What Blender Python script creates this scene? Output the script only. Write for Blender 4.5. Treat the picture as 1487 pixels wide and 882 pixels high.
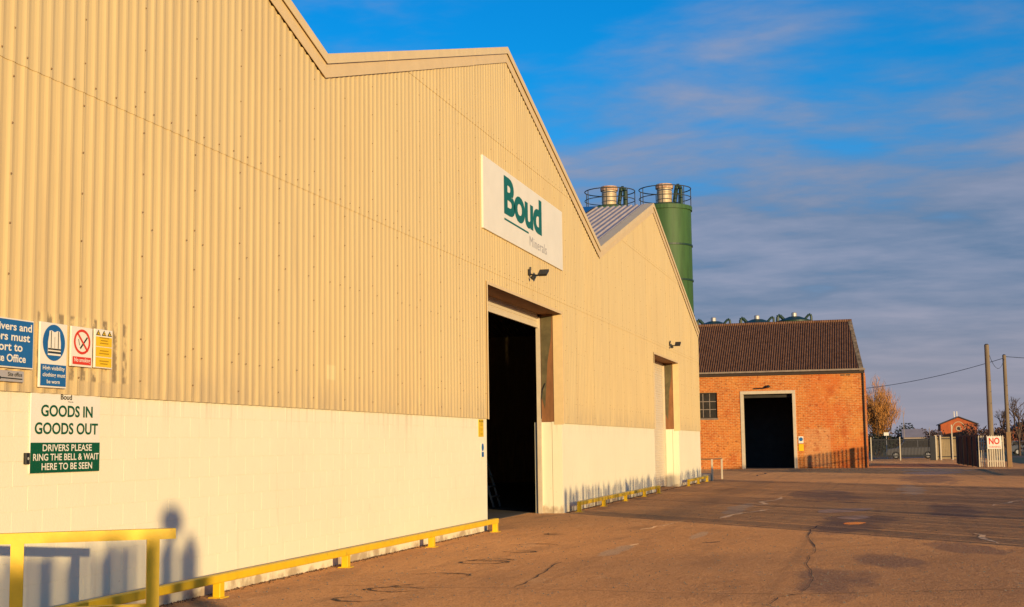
import bpy, math, random
import numpy as np
from mathutils import Vector, Matrix
random.seed(7)
sc = bpy.context.scene
for o in list(bpy.data.objects): bpy.data.objects.remove(o)
C = sc.collection

# ------------------------------------------------------------------ camera
FPX, YAW, PITCH, ROLL, D = 1956.96, 0.261687, 0.105607, -0.013406, 7.2645
PW, PH, EYE = 1487, 882, 1.6
F_ = Vector((math.cos(PITCH)*math.cos(YAW), math.cos(PITCH)*math.sin(YAW), math.sin(PITCH)))
R0 = F_.cross(Vector((0, 0, 1))).normalized(); U0 = R0.cross(F_)
R_ = R0*math.cos(ROLL)+U0*math.sin(ROLL); U_ = -R0*math.sin(ROLL)+U0*math.cos(ROLL)
cam = bpy.data.cameras.new('camera'); camo = bpy.data.objects.new('camera', cam); C.objects.link(camo)
camo.matrix_world = Matrix(((R_.x, U_.x, -F_.x, 0), (R_.y, U_.y, -F_.y, 0), (R_.z, U_.z, -F_.z, EYE), (0, 0, 0, 1)))
cam.sensor_width = 36; cam.lens = FPX/PW*36; cam.clip_start = .05; cam.clip_end = 5000
sc.camera = camo
# ------------------------------------------------------------------ light
SUN_EL = math.radians(6.0); SUN_AZ = math.atan2(-1.0, -1.07)      # where the sun stands (behind, right of the viewer)
sund = Vector((math.cos(SUN_EL)*math.cos(SUN_AZ), math.cos(SUN_EL)*math.sin(SUN_AZ), math.sin(SUN_EL)))
sl = bpy.data.lights.new('sun', 'SUN'); sl.energy = 4.3; sl.angle = math.radians(.5); sl.color = (1, .72, .36)
so = bpy.data.objects.new('sun', sl); C.objects.link(so); so.location = sund*60
so.rotation_euler = (-sund).to_track_quat('-Z', 'Y').to_euler()
w = bpy.data.worlds.new('World'); sc.world = w; w.use_nodes = True
nt = w.node_tree; N = nt.nodes; L = nt.links; N.clear()
def nd(t, **k):
    n = N.new(t)
    for a, b in k.items(): setattr(n, a, b)
    return n
sky = nd('ShaderNodeTexSky', sky_type='NISHITA', sun_disc=False, sun_elevation=SUN_EL, sun_rotation=math.pi/2-SUN_AZ,
         air_density=1.0, dust_density=.6, ozone_density=3.0)
tc = nd('ShaderNodeTexCoord'); sep = nd('ShaderNodeSeparateXYZ'); L.new(tc.outputs['Generated'], sep.inputs[0])
def mth(op, a, b=None, c=None):
    m = nd('ShaderNodeMath', operation=op)
    for i, v in enumerate((a, b, c)):
        if v is None: continue
        if isinstance(v, (int, float)): m.inputs[i].default_value = v
        else: L.new(v, m.inputs[i])
    return m.outputs[0]
zz = mth('ADD', mth('MAXIMUM', sep.outputs[2], 0.0), .14)
cx = mth('DIVIDE', sep.outputs[0], zz); cy = mth('DIVIDE', sep.outputs[1], zz)
cmb = nd('ShaderNodeCombineXYZ'); L.new(cx, cmb.inputs[0]); L.new(cy, cmb.inputs[1])
n1 = nd('ShaderNodeTexNoise'); n1.inputs['Scale'].default_value = 2.6; n1.inputs['Detail'].default_value = 9; n1.inputs['Roughness'].default_value = .56; n1.inputs['Distortion'].default_value = .15
cmp_ = nd('ShaderNodeMapping'); cmp_.inputs['Location'].default_value = (3.3, 1.7, 0); cmp_.inputs['Rotation'].default_value = (0, 0, .6); cmp_.inputs['Scale'].default_value = (1.3, .8, 1); L.new(cmb.outputs[0], cmp_.inputs[0])
L.new(cmp_.outputs[0], n1.inputs['Vector'])
n2 = nd('ShaderNodeTexNoise'); n2.inputs['Scale'].default_value = .42; n2.inputs['Detail'].default_value = 3
L.new(cmb.outputs[0], n2.inputs['Vector'])
low = nd('ShaderNodeMapRange'); L.new(sep.outputs[2], low.inputs[0])
low.inputs[1].default_value = .34; low.inputs[2].default_value = .06; low.inputs[3].default_value = -.09; low.inputs[4].default_value = .26
cl = mth('ADD', mth('ADD', mth('MULTIPLY', n1.outputs[0], .65), mth('MULTIPLY', n2.outputs[0], .45)), low.outputs[0])
cf = nd('ShaderNodeMapRange', interpolation_type='SMOOTHSTEP'); L.new(cl, cf.inputs[0])
cf.inputs[1].default_value = .44; cf.inputs[2].default_value = .74; cf.inputs[3].default_value = 0; cf.inputs[4].default_value = .9
hs = nd('ShaderNodeHueSaturation'); hs.inputs['Saturation'].default_value = 1.25; L.new(sky.outputs[0], hs.inputs['Color'])
tint = nd('ShaderNodeMix', data_type='RGBA', blend_type='MULTIPLY'); tint.inputs[0].default_value = 1
L.new(hs.outputs[0], tint.inputs[6]); tr_ = nd('ShaderNodeMapRange', interpolation_type='SMOOTHSTEP'); L.new(sep.outputs[2], tr_.inputs[0]); tr_.inputs[1].default_value = .02; tr_.inputs[2].default_value = .30
tm_ = nd('ShaderNodeMix', data_type='RGBA'); L.new(tr_.outputs[0], tm_.inputs[0]); tm_.inputs[6].default_value = (1.05, .96, 1.6, 1); tm_.inputs[7].default_value = (.10, 1.25, 1.66, 1)
L.new(tm_.outputs[2], tint.inputs[7])
ccol = nd('ShaderNodeMix', data_type='RGBA'); ccol.inputs[6].default_value = (.90, 1.35, 2.15, 1); ccol.inputs[7].default_value = (2.05, 2.15, 2.85, 1)
ccr = nd('ShaderNodeMapRange'); L.new(n1.outputs[0], ccr.inputs[0]); ccr.inputs[1].default_value = .38; ccr.inputs[2].default_value = .68; L.new(ccr.outputs[0], ccol.inputs[0])
cmix = nd('ShaderNodeMix', data_type='RGBA'); L.new(cf.outputs[0], cmix.inputs[0]); L.new(tint.outputs[2], cmix.inputs[6]); L.new(ccol.outputs[2], cmix.inputs[7])
hz_ = nd('ShaderNodeMapRange', interpolation_type='SMOOTHSTEP'); L.new(sep.outputs[2], hz_.inputs[0]); hz_.inputs[1].default_value = .14; hz_.inputs[2].default_value = 0; hz_.inputs[4].default_value = .75
hmix = nd('ShaderNodeMix', data_type='RGBA'); L.new(hz_.outputs[0], hmix.inputs[0]); L.new(cmix.outputs[2], hmix.inputs[6]); hmix.inputs[7].default_value = (2.35, 2.2, 2.6, 1)
bg = nd('ShaderNodeBackground'); bg.inputs[1].default_value = .12; L.new(hmix.outputs[2], bg.inputs[0])
wo = nd('ShaderNodeOutputWorld'); L.new(bg.outputs[0], wo.inputs[0])
sc.view_settings.view_transform = 'Standard'; sc.view_settings.look = 'None'; sc.view_settings.gamma = 1
sc.view_settings.use_curve_mapping = False; sc.view_settings.exposure = 0.35
sc.render.engine = 'CYCLES'

# ------------------------------------------------------------------ pixel -> place (on the wall, the ground or a cross plane)
def ray(px, py): return F_+R_*((px-PW/2)/FPX)-U_*((py-PH/2)/FPX)
def onwall(px, py, Y=D):
    v = ray(px, py); t = Y/v.y; return v.x*t, EYE+v.z*t
def G(px, py):
    v = ray(px, py); t = -EYE/v.z; return v.x*t, v.y*t
def onx(px, py, X):
    v = ray(px, py); t = X/v.x; return v.y*t, EYE+v.z*t

# ------------------------------------------------------------------ materials
def mat(name, col, rough=.7, var=.12, scale=3., bump=0., bscale=40., metal=0., col2=None, stretch=(1, 1, 1), spec=.4, contrast=(.35, .65)):
    m = bpy.data.materials.new(name); m.use_nodes = True
    t = m.node_tree; n = t.nodes; l = t.links; b = n['Principled BSDF']
    b.inputs['Roughness'].default_value = rough; b.inputs['Metallic'].default_value = metal
    b.inputs['Specular IOR Level'].default_value = spec
    geo = n.new('ShaderNodeNewGeometry'); mp = n.new('ShaderNodeMapping'); mp.inputs['Scale'].default_value = stretch
    l.new(geo.outputs['Position'], mp.inputs['Vector'])
    nz = n.new('ShaderNodeTexNoise'); nz.inputs['Scale'].default_value = scale; nz.inputs['Detail'].default_value = 6; nz.inputs['Roughness'].default_value = .6
    l.new(mp.outputs[0], nz.inputs['Vector'])
    rg = n.new('ShaderNodeMapRange'); rg.inputs[1].default_value = contrast[0]; rg.inputs[2].default_value = contrast[1]; l.new(nz.outputs[0], rg.inputs[0])
    mx = n.new('ShaderNodeMix'); mx.data_type = 'RGBA'
    a = col; c2 = col2 if col2 else tuple(x*(1-var) for x in col)
    mx.inputs[6].default_value = (*a, 1); mx.inputs[7].default_value = (*c2, 1); l.new(rg.outputs[0], mx.inputs[0])
    l.new(mx.outputs[2], b.inputs['Base Color'])
    if bump:
        nb = n.new('ShaderNodeTexNoise'); nb.inputs['Scale'].default_value = bscale; nb.inputs['Detail'].default_value = 5
        l.new(geo.outputs['Position'], nb.inputs['Vector'])
        bp = n.new('ShaderNodeBump'); bp.inputs['Strength'].default_value = bump; bp.inputs['Distance'].default_value = .01
        l.new(nb.outputs[0], bp.inputs['Height']); l.new(bp.outputs[0], b.inputs['Normal'])
    m['mix'] = mx.name
    return m
class Sh:                                   # small helper to go on building inside a mat()
    def __init__(s, m):
        s.m = m; s.t = m.node_tree; s.n = s.t.nodes; s.l = s.t.links; s.b = s.n['Principled BSDF']
        s.geo = [x for x in s.n if x.type == 'NEW_GEOMETRY'][0]
        s.out = s.n[m['mix']].outputs[2]
    def math(s, op, *a):
        q = s.n.new('ShaderNodeMath'); q.operation = op
        for i, v in enumerate(a):
            if isinstance(v, (int, float)): q.inputs[i].default_value = v
            else: s.l.new(v, q.inputs[i])
        return q.outputs[0]
    def noise(s, scale, det=4, stretch=None, off=(0, 0, 0), rough=.55):
        q = s.n.new('ShaderNodeTexNoise'); q.inputs['Scale'].default_value = scale; q.inputs['Detail'].default_value = det; q.inputs['Roughness'].default_value = rough
        mp = s.n.new('ShaderNodeMapping'); mp.inputs['Location'].default_value = off
        if stretch: mp.inputs['Scale'].default_value = stretch
        s.l.new(s.geo.outputs['Position'], mp.inputs[0]); s.l.new(mp.outputs[0], q.inputs['Vector']); return q.outputs[0]
    def rng(s, v, a, b, c=0., d=1., smooth=True):
        q = s.n.new('ShaderNodeMapRange'); q.interpolation_type = 'SMOOTHSTEP' if smooth else 'LINEAR'
        s.l.new(v, q.inputs[0])
        for i, x in enumerate((a, b, c, d)): q.inputs[i+1].default_value = x
        return q.outputs[0]
    def xyz(s):
        q = s.n.new('ShaderNodeSeparateXYZ'); s.l.new(s.geo.outputs['Position'], q.inputs[0]); return q.outputs
    def over(s, fac, col, blend='MIX'):
        q = s.n.new('ShaderNodeMix'); q.data_type = 'RGBA'; q.blend_type = blend
        if isinstance(fac, (int, float)): q.inputs[0].default_value = fac
        else: s.l.new(fac, q.inputs[0])
        s.l.new(s.out, q.inputs[6]); q.inputs[7].default_value = (*col, 1); s.out = q.outputs[2]; s.l.new(s.out, s.b.inputs['Base Color'])

M = {}
# cladding: beige painted sheet with run streaks, dirt at the foot and ghosts of old signs
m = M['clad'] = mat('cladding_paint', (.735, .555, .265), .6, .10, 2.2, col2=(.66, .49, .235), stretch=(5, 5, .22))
s = Sh(m); X, Y, Z = s.xyz()
foot = s.math('MULTIPLY', s.rng(Z, 2.75, 2.1), s.rng(s.noise(3, 5, (3, 3, .5)), .36, .62))
s.over(s.math('MULTIPLY', foot, .45), (.36, .29, .20))
s.over(s.math('MULTIPLY', s.rng(s.noise(.35, 4), .5, .72), .35), (.62, .45, .22))
def rect(s, X, Z, x0, x1, z0, z1, e=.02):
    return s.math('MULTIPLY', s.math('MULTIPLY', s.rng(X, x0-e, x0+e), s.rng(X, x1+e, x1-e)), s.math('MULTIPLY', s.rng(Z, z0-e, z0+e), s.rng(Z, z1+e, z1-e)))
gh = rect(s, X, Z, 10.56, 12.1, 2.27, 2.87, .015)
s.over(s.math('MULTIPLY', gh, .4), (.80, .60, .28))
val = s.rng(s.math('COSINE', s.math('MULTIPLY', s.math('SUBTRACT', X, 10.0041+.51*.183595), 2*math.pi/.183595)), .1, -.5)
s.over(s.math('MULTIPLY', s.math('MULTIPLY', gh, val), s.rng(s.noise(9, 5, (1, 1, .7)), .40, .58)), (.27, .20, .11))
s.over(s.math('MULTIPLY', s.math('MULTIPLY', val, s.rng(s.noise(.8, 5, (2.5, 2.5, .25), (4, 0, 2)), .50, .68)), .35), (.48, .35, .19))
oi = s.n.new('ShaderNodeObjectInfo'); s.over(s.math('MULTIPLY', oi.outputs['Random'], .38), (.63, .50, .27))
s.over(s.math('MULTIPLY', s.math('MULTIPLY', s.rng(s.noise(1.0, 6, (7, 7, .3), (2, 5, 1)), .56, .72), s.rng(s.noise(.3, 3, off=(6, 0, 1)), .45, .6)), .40), (.46, .34, .18))
s.over(s.math('MULTIPLY', rect(s, X, Z, 17.2, 17.52, 2.55, 2.75, .02), .4), (.80, .72, .38))
M['flash'] = mat('flashing_paint', (.74, .55, .29), .5, .08, 4, stretch=(1, 1, 1))
M['cap'] = mat('barge_cap_paint', (.75, .575, .31), .5, .08, 4)
M['screw'] = mat('screw_rust', (.26, .16, .08), .8)
m = M['white'] = mat('white_masonry_paint', (.86, .795, .585), .75, .05, .5, bump=.25, bscale=60)
s = Sh(m); X, Y, Z = s.xyz()
mud = s.math('ADD', s.rng(Z, .30, .0, 0, .75), s.math('MULTIPLY', s.math('SUBTRACT', s.noise(3.2, 6), .5), 2.2))
s.over(s.math('MULTIPLY', s.rng(mud, .45, .95), .75), (.36, .25, .15))
s.over(s.math('MULTIPLY', s.rng(s.noise(2.2, 6, (3, 3, .35)), .58, .75), .28), (.60, .48, .33))
s.over(s.math('MULTIPLY', s.math('MULTIPLY', s.rng(s.noise(11, 7), .68, .72), s.rng(Z, 1.3, .2)), .6), (.40, .32, .24))
s.over(s.math('MULTIPLY', s.math('MULTIPLY', s.rng(Z, 1.7, 2.16), s.rng(s.noise(4, 4, (2.5, 2.5, .12)), .52, .68)), .35), (.50, .40, .27))
M['yellow'] = mat('yellow_paint', (.88, .56, .01), .5, .15, 5, spec=.5, bump=.1)
s = Sh(M['yellow']); s.over(s.math('MULTIPLY', s.rng(s.noise(14, 6), .60, .72), .30), (.42, .25, .04))
M['ply'] = mat('plywood_brown', (.30, .13, .05), .8, .35, 6, stretch=(1, 1, .3))
M['greenboard'] = mat('torn_green_sheet', (.13, .105, .05), .6, .35, 5)
M['steel'] = mat('galvanised_steel', (.55, .53, .50), .42, .15, 8, metal=.6)
M['shutter'] = mat('shutter_slats', (.70, .60, .44), .5, .08, 3)
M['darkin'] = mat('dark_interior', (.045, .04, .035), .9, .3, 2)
M['intfloor'] = mat('interior_concrete', (.12, .10, .08), .85, .3, 2, bump=.2)
M['black'] = mat('black_paint', (.02, .02, .02), .5)
M['lens'] = mat('lamp_lens', (.5, .48, .42), .15, .05)
M['signwhite'] = mat('sign_white', (.84, .79, .68), .45, .05, 2)
M['signblue'] = mat('sign_blue', (.015, .13, .36), .45, .08, 4)
M['signred'] = mat('sign_red', (.70, .05, .02), .45, .08, 4)
M['signyellow'] = mat('sign_yellow', (.85, .55, .01), .45, .08, 4)
M['signgreen'] = mat('sign_green', (.0, .09, .035), .45, .1, 4)
M['logogreen'] = mat('logo_green', (.0, .13, .085), .45, .08, 4)
M['signgrey'] = mat('sign_grey', (.42, .40, .40), .5, .08, 4)
M['ink'] = mat('sign_ink', (.03, .035, .03), .5)
M['darkyellow'] = mat('sign_small_print', (.45, .26, .0), .5)
M['roofmetal'] = mat('roof_sheet', (.50, .42, .38), .55, .2, 2, stretch=(1, 3, 1))
M['solar'] = mat('solar_glass', (.03, .03, .04), .25, .1, 3, spec=.6)
M['silo'] = mat('silo_green', (.05, .125, .032), .6, .35, 1.5, stretch=(2, 2, .25))
M['filter'] = mat('dusty_filter_steel', (.60, .47, .31), .55, .3, 5, metal=.25, stretch=(2, 2, .5))
M['silodark'] = mat('silo_trim_green', (.014, .045, .03), .5, .2, 5)
M['ironrail'] = mat('guardrail_dark', (.05, .055, .05), .55)
M['rustcap'] = mat('filter_cap', (.55, .42, .30), .6, .45, 6, col2=(.40, .17, .07))
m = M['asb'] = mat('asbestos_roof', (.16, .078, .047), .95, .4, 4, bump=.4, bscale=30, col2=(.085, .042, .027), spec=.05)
s = Sh(m); X, Y, Z = s.xyz()
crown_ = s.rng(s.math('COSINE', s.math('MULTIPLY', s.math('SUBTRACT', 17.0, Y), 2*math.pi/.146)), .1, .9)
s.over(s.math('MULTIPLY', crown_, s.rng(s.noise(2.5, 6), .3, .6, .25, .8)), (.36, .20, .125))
s.over(s.math('MULTIPLY', s.rng(s.noise(9, 6), .60, .70), .5), (.34, .22, .15))
M['verge'] = mat('verge_mortar', (.30, .22, .14), .95, .5, 4, col2=(.10, .07, .045), bump=.6, bscale=20)
M['frame'] = mat('door_frame_cream', (.62, .52, .38), .6, .12, 5)
M['glass'] = mat('dirty_glass', (.05, .045, .04), .18, .3, 6, spec=.6)
M['gutter'] = mat('gutter_grey', (.34, .27, .22), .6, .3, 3)
M['darktrim'] = mat('dark_trim', (.05, .035, .03), .8)  # near-black tone for fascia, window frame, downpipe and vents
# brick
m = M['brick'] = mat('orange_brick', (.60, .19, .035), .9, .2, 2.5)
s = Sh(m); n = s.n; l = s.l
sp = s.xyz(); cb = n.new('ShaderNodeCombineXYZ'); l.new(s.math('ADD', sp[1], sp[0]), cb.inputs[0]); l.new(sp[2], cb.inputs[1])
bt = n.new('ShaderNodeTexBrick'); bt.inputs['Scale'].default_value = 1; bt.inputs['Brick Width'].default_value = .30; bt.inputs['Row Height'].default_value = .105
bt.inputs['Mortar Size'].default_value = .014; bt.inputs['Mortar Smooth'].default_value = .3; bt.inputs['Bias'].default_value = -.1
bt.inputs['Color1'].default_value = (.66, .17, .022, 1); bt.inputs['Color2'].default_value = (.42, .095, .014, 1); bt.inputs['Mortar'].default_value = (.68, .44, .18, 1)
l.new(cb.outputs[0], bt.inputs['Vector'])
mm = n.new('ShaderNodeMix'); mm.data_type = 'RGBA'; mm.inputs[0].default_value = .75; l.new(s.out, mm.inputs[6]); l.new(bt.outputs[0], mm.inputs[7]); s.out = mm.outputs[2]; l.new(s.out, s.b.inputs['Base Color'])
s.over(s.math('MULTIPLY', s.rng(s.noise(.55, 4), .48, .66), .40), (.68, .28, .06))
s.over(s.math('MULTIPLY', s.math('MULTIPLY', s.rng(sp[1], 4.6, 3.2), s.rng(s.noise(.5, 4, off=(3, 1, 2)), .38, .6)), .5), (.56, .085, .008))
s.over(s.math('MULTIPLY', rect(s, sp[1], sp[2], 2.75, 4.35, .1, 2.45, .05), .40), (.62, .34, .16))
s.over(s.math('MULTIPLY', s.rng(s.noise(5, 5), .55, .70), .65), (.20, .05, .015)); s.over(s.math('MULTIPLY', s.rng(s.noise(1.3, 5, off=(1, 7, 3)), .52, .70), .5), (.40, .075, .012)); s.over(s.math('MULTIPLY', s.rng(s.noise(6.5, 4, (1, 1, 2), (9, 7, 3)), .58, .70), .6), (.78, .46, .20))
bp = n.new('ShaderNodeBump'); bp.inputs['Strength'].default_value = .5; bp.inputs['Distance'].default_value = .01; bp.invert = True
l.new(bt.outputs['Fac'], bp.inputs['Height']); l.new(bp.outputs[0], s.b.inputs['Normal'])
# yard
m = M['yard'] = mat('yard_tarmac', (.76, .375, .15), .9, .2, .22, col2=(.64, .31, .125), spec=.08)
s = Sh(m); n = s.n; l = s.l; X, Y, Z = s.xyz(); s.b.inputs['Diffuse Roughness'].default_value = 1.0
s.over(s.math('MULTIPLY', s.rng(s.noise(.09, 5), .46, .64), .55), (.38, .205, .11))
s.over(s.math('MULTIPLY', s.rng(s.noise(.9, 6, (.5, 1.6, 1)), .52, .68), .45), (.36, .185, .09))
s.over(s.math('MULTIPLY', s.rng(s.noise(1.8, 6, (.4, 1.5, 1), (5, 2, 0)), .60, .72), .35), (.70, .43, .24))
def ell(cx, cy, rx, ry, rot=0, soft=.5):
    c, d = math.cos(rot), math.sin(rot)
    dx = s.math('SUBTRACT', X, cx); dy = s.math('SUBTRACT', Y, cy)
    u = s.math('ADD', s.math('MULTIPLY', dx, c/rx), s.math('MULTIPLY', dy, d/rx))
    v = s.math('ADD', s.math('MULTIPLY', dx, -d/ry), s.math('MULTIPLY', dy, c/ry))
    r = s.math('ADD', s.math('MULTIPLY', u, u), s.math('MULTIPLY', v, v))
    r = s.math('ADD', r, s.math('MULTIPLY', s.math('SUBTRACT', s.noise(1.1, 6, (.6, 1.4, 1), (cx, cy, 0)), .5), 3.2))
    return s.rng(r, 1.0, 1.0-soft)
for (a, b_, c_, d_, r_) in ((16.4, .55, 2.0, .55, 0), (19.0, -.1, 1.5, .5, .2), (26.5, .7, 2.6, .75, 0), (29, .3, 2.4, .9, 0), (21.5, -1.2, 1.6, .5, .3), (33, -1.6, 4, .8, 0), (42, 1.5, 6, 1.2, .1), (60, -2, 8, 1.4, 0)):
    s.over(s.math('MULTIPLY', ell(a, b_, c_, d_, r_, .8), .70), (.21, .125, .10))
s.over(s.math('MULTIPLY', s.rng(s.noise(1.0, 5, (.05, 2.2, 1), (0, 3, 0)), .54, .70), .40), (.34, .18, .09))
for (a, b_, c_, d_) in ((20.5, 3.9, 1.5, .18), (24, 3.1, 1.3, .12), (34, 3.4, 3, .3), (47, -1, 5, .5), (78, -3, 4, 2)):
    s.over(s.math('MULTIPLY', ell(a, b_, c_, d_), .55), (.58, .43, .31))
sp1 = s.noise(45, 3, off=(1, 2, 3)); sp2 = s.noise(16, 4)
s.over(s.math('MULTIPLY', s.rng(sp2, .50, .68), .45), (.40, .20, .09)); s.over(s.math('MULTIPLY', s.rng(sp2, .46, .30), .35), (.74, .44, .22))
s.over(s.math('MULTIPLY', s.rng(sp1, .52, .72), .5), (.64, .40, .23)); s.over(s.math('MULTIPLY', s.rng(sp1, .46, .32), .55), (.20, .105, .055))
hgt = s.math('ADD', s.math('MULTIPLY', sp1, .9), s.math('ADD', s.math('MULTIPLY', sp2, 1.1), s.math('MULTIPLY', s.noise(2.2, 5), 3.0)))
bp = n.new('ShaderNodeBump'); bp.inputs['Strength'].default_value = 1; bp.inputs['Distance'].default_value = .035
l.new(hgt, bp.inputs['Height']); l.new(bp.outputs[0], s.b.inputs['Normal'])
M['crack'] = mat('crack_dirt', (.035, .026, .022), .95, .3, 9)
M['seal'] = mat('pale_sealant', (.80, .50, .29), .9, .3, 9, spec=.05, bump=1., bscale=45)
M['grit'] = mat('wall_foot_grit', (.22, .13, .075), .95, .5, 9, bump=.5)
M['water'] = mat('puddle_water', (.10, .06, .045), .10, .1, 2, spec=.5, bump=.15, bscale=8)
M['wetsheen'] = mat('painted_wet_sheen', (.74, .44, .30), .8, .35, 3, spec=.05, bump=1., bscale=45, col2=(.55, .32, .20))  # pale pinkish tone paints the sky's reflection on the wet patches
for n_ in M['wetsheen'].node_tree.nodes:
    if n_.type == 'BUMP': n_.inputs['Distance'].default_value = .05
for k_ in ('wetsheen', 'seal', 'crack'):
    M[k_].node_tree.nodes['Principled BSDF'].inputs['Diffuse Roughness'].default_value = 1
M['grass'] = mat('grass', (.06, .085, .025), .9, .4, .6)
M['road'] = mat('road_tarmac', (.10, .085, .08), .85, .2, 1)
M['wood'] = mat('weathered_pole_wood', (.24, .18, .12), .85, .3, 3, stretch=(6, 6, .3))
M['post'] = mat('brown_post_wood', (.34, .20, .09), .8, .3, 4, stretch=(5, 5, .4))
M['creamsteel'] = mat('cream_painted_steel', (.62, .52, .38), .55, .15, 6)
M['darksteel'] = mat('dark_painted_steel', (.035, .035, .04), .5, .2, 5)
M['tan'] = mat('tan_boarding', (.36, .27, .15), .8, .2, 2)
M['twig'] = mat('golden_twigs', (.60, .27, .065), .9, .35, 1.2)
M['bark'] = mat('bark', (.10, .065, .045), .9, .3, 8)
M['hedge'] = mat('winter_hedge', (.13, .065, .04), .9, .4, 2)
M['evergreen'] = mat('dark_evergreen', (.03, .04, .02), .9, .4, 2)
M['housebrick'] = mat('far_red_brick', (.50, .12, .04), .9, .25, 1.2)
M['slate'] = mat('slate_roof', (.06, .05, .055), .7, .3, 2)
M['paleroof'] = mat('pale_shed_roof', (.42, .34, .30), .7, .15, .5)
M['stone'] = mat('pale_stone', (.50, .34, .20), .8, .1, 3)
M['car_silver'] = mat('silver_car_paint', (.20, .19, .19), .28, .05, 2, metal=.4)
M['car_blue'] = mat('blue_grey_car_paint', (.16, .17, .20), .28, .05, 2, metal=.4)
M['tyre'] = mat('tyre_rubber', (.018, .018, .018), .85)
M['concrete'] = mat('rough_concrete', (.30, .25, .20), .9, .3, 4, bump=.4)

# ------------------------------------------------------------------ mesh helpers
class MB:
    def __init__(s): s.v = []; s.f = []
    def add(s, vs, fs):
        k = len(s.v); s.v += [tuple(q) for q in vs]; s.f += [tuple(i+k for i in f) for f in fs]; return s
    def box(s, x0, x1, y0, y1, z0, z1):
        return s.add([(x0, y0, z0), (x1, y0, z0), (x1, y1, z0), (x0, y1, z0), (x0, y0, z1), (x1, y0, z1), (x1, y1, z1), (x0, y1, z1)],
                     [(0, 3, 2, 1), (4, 5, 6, 7), (0, 1, 5, 4), (1, 2, 6, 5), (2, 3, 7, 6), (3, 0, 4, 7)])
    def cbox(s, x0, x1, y0, y1, z0, z1, e=.006):      # box with chamfered edges
        vs = []; fs = []
        c = [(x0, x1), (y0, y1), (z0, z1)]
        idx = {}
        for i in (0, 1):
            for j in (0, 1):
                for k in (0, 1):
                    for a in range(3):
                        p = [c[0][i], c[1][j], c[2][k]]
                        for b_ in range(3):
                            if b_ != a: p[b_] += e if (i, j, k)[b_] == 0 else -e
                        idx[(i, j, k, a)] = len(vs); vs.append(p)
        for a in range(3):
            o = [b_ for b_ in range(3) if b_ != a]
            for sd in (0, 1):
                q = []
                for (u, v) in ((0, 0), (1, 0), (1, 1), (0, 1)):
                    t = [0, 0, 0]; t[a] = sd; t[o[0]] = u; t[o[1]] = v; q.append(idx[(*t, a)])
                fs.append(q if (sd == 1) == (a != 1) else q[::-1])
        for a in range(3):
            o = [b_ for b_ in range(3) if b_ != a]
            for u in (0, 1):
                for v in (0, 1):
                    t0 = [0, 0, 0]; t0[o[0]] = u; t0[o[1]] = v; t1 = list(t0); t1[a] = 1
                    fs.append((idx[(*t0, o[0])], idx[(*t1, o[0])], idx[(*t1, o[1])], idx[(*t0, o[1])]))
        for i in (0, 1):
            for j in (0, 1):
                for k in (0, 1): fs.append((idx[(i, j, k, 0)], idx[(i, j, k, 1)], idx[(i, j, k, 2)]))
        return s.add(vs, fs)
    def tube(s, p0, p1, r0, r1=None, n=8, caps=True):
        r1 = r0 if r1 is None else r1; p0 = Vector(p0); p1 = Vector(p1); d = (p1-p0).normalized()
        a = d.cross(Vector((0, 0, 1)) if abs(d.z) < .9 else Vector((1, 0, 0))).normalized(); b_ = d.cross(a)
        vs = []
        for p, r in ((p0, r0), (p1, r1)):
            for i in range(n):
                t = 2*math.pi*i/n; vs.append(p+a*(r*math.cos(t))+b_*(r*math.sin(t)))
        fs = [(i, (i+1) % n, n+(i+1) % n, n+i) for i in range(n)]
        if caps: fs += [tuple(range(n))[::-1], tuple(range(n, 2*n))]
        return s.add(vs, fs)
    def path(s, pts, r, n=8):
        for a, b_ in zip(pts, pts[1:]): s.tube(a, b_, r, r, n)
        return s
    def lathe(s, c, prof, n=32):
        vs = []; fs = []
        for (r, z) in prof:
            for i in range(n):
                t = 2*math.pi*i/n; vs.append((c[0]+r*math.cos(t), c[1]+r*math.sin(t), c[2]+z))
        for j in range(len(prof)-1):
            for i in range(n): fs.append((j*n+i, j*n+(i+1) % n, (j+1)*n+(i+1) % n, (j+1)*n+i))
        return s.add(vs, fs)
    def ring(s, c, R, r, n=36, k=6):
        vs = []; fs = []
        for i in range(n):
            t = 2*math.pi*i/n
            for j in range(k):
                u = 2*math.pi*j/k; vs.append((c[0]+(R+r*math.cos(u))*math.cos(t), c[1]+(R+r*math.cos(u))*math.sin(t), c[2]+r*math.sin(u)))
        for i in range(n):
            for j in range(k): fs.append((i*k+j, ((i+1) % n)*k+j, ((i+1) % n)*k+(j+1) % k, i*k+(j+1) % k))
        return s.add(vs, fs)
    def prism(s, pts, axis, a, b_):                   # polygon pts in the other two axes, extruded along axis from a to b_
        def mk(p, t):
            q = list(p); q.insert(axis, t); return q
        n = len(pts)
        return s.add([mk(p, a) for p in pts]+[mk(p, b_) for p in pts], [tuple(range(n))[::-1], tuple(range(n, 2*n))]+[(i, (i+1) % n, n+(i+1) % n, n+i) for i in range(n)])
    def build(s, name, m, parent=None, local=False, smooth=False, kind=None, label=None, cat=None, group=None):
        off = Vector((0, 0, 0))
        if parent is not None and not local: off = Vector(parent['origin'])
        me = bpy.data.meshes.new(name); me.from_pydata([Vector(v)-off for v in s.v] if off.length else s.v, [], s.f)
        me.materials.append(M[m] if isinstance(m, str) else m)
        if smooth:
            me.polygons.foreach_set('use_smooth', [True]*len(me.polygons))
            me.set_sharp_from_angle(angle=math.radians(40))
        me.update()
        o = bpy.data.objects.new(name, me); C.objects.link(o)
        if parent is not None: o.parent = parent; o['origin'] = list(parent['origin']) if not local else [0., 0., 0.]
        else: o['origin'] = [0., 0., 0.]
        return tag(o, label, cat, group, kind)
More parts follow.
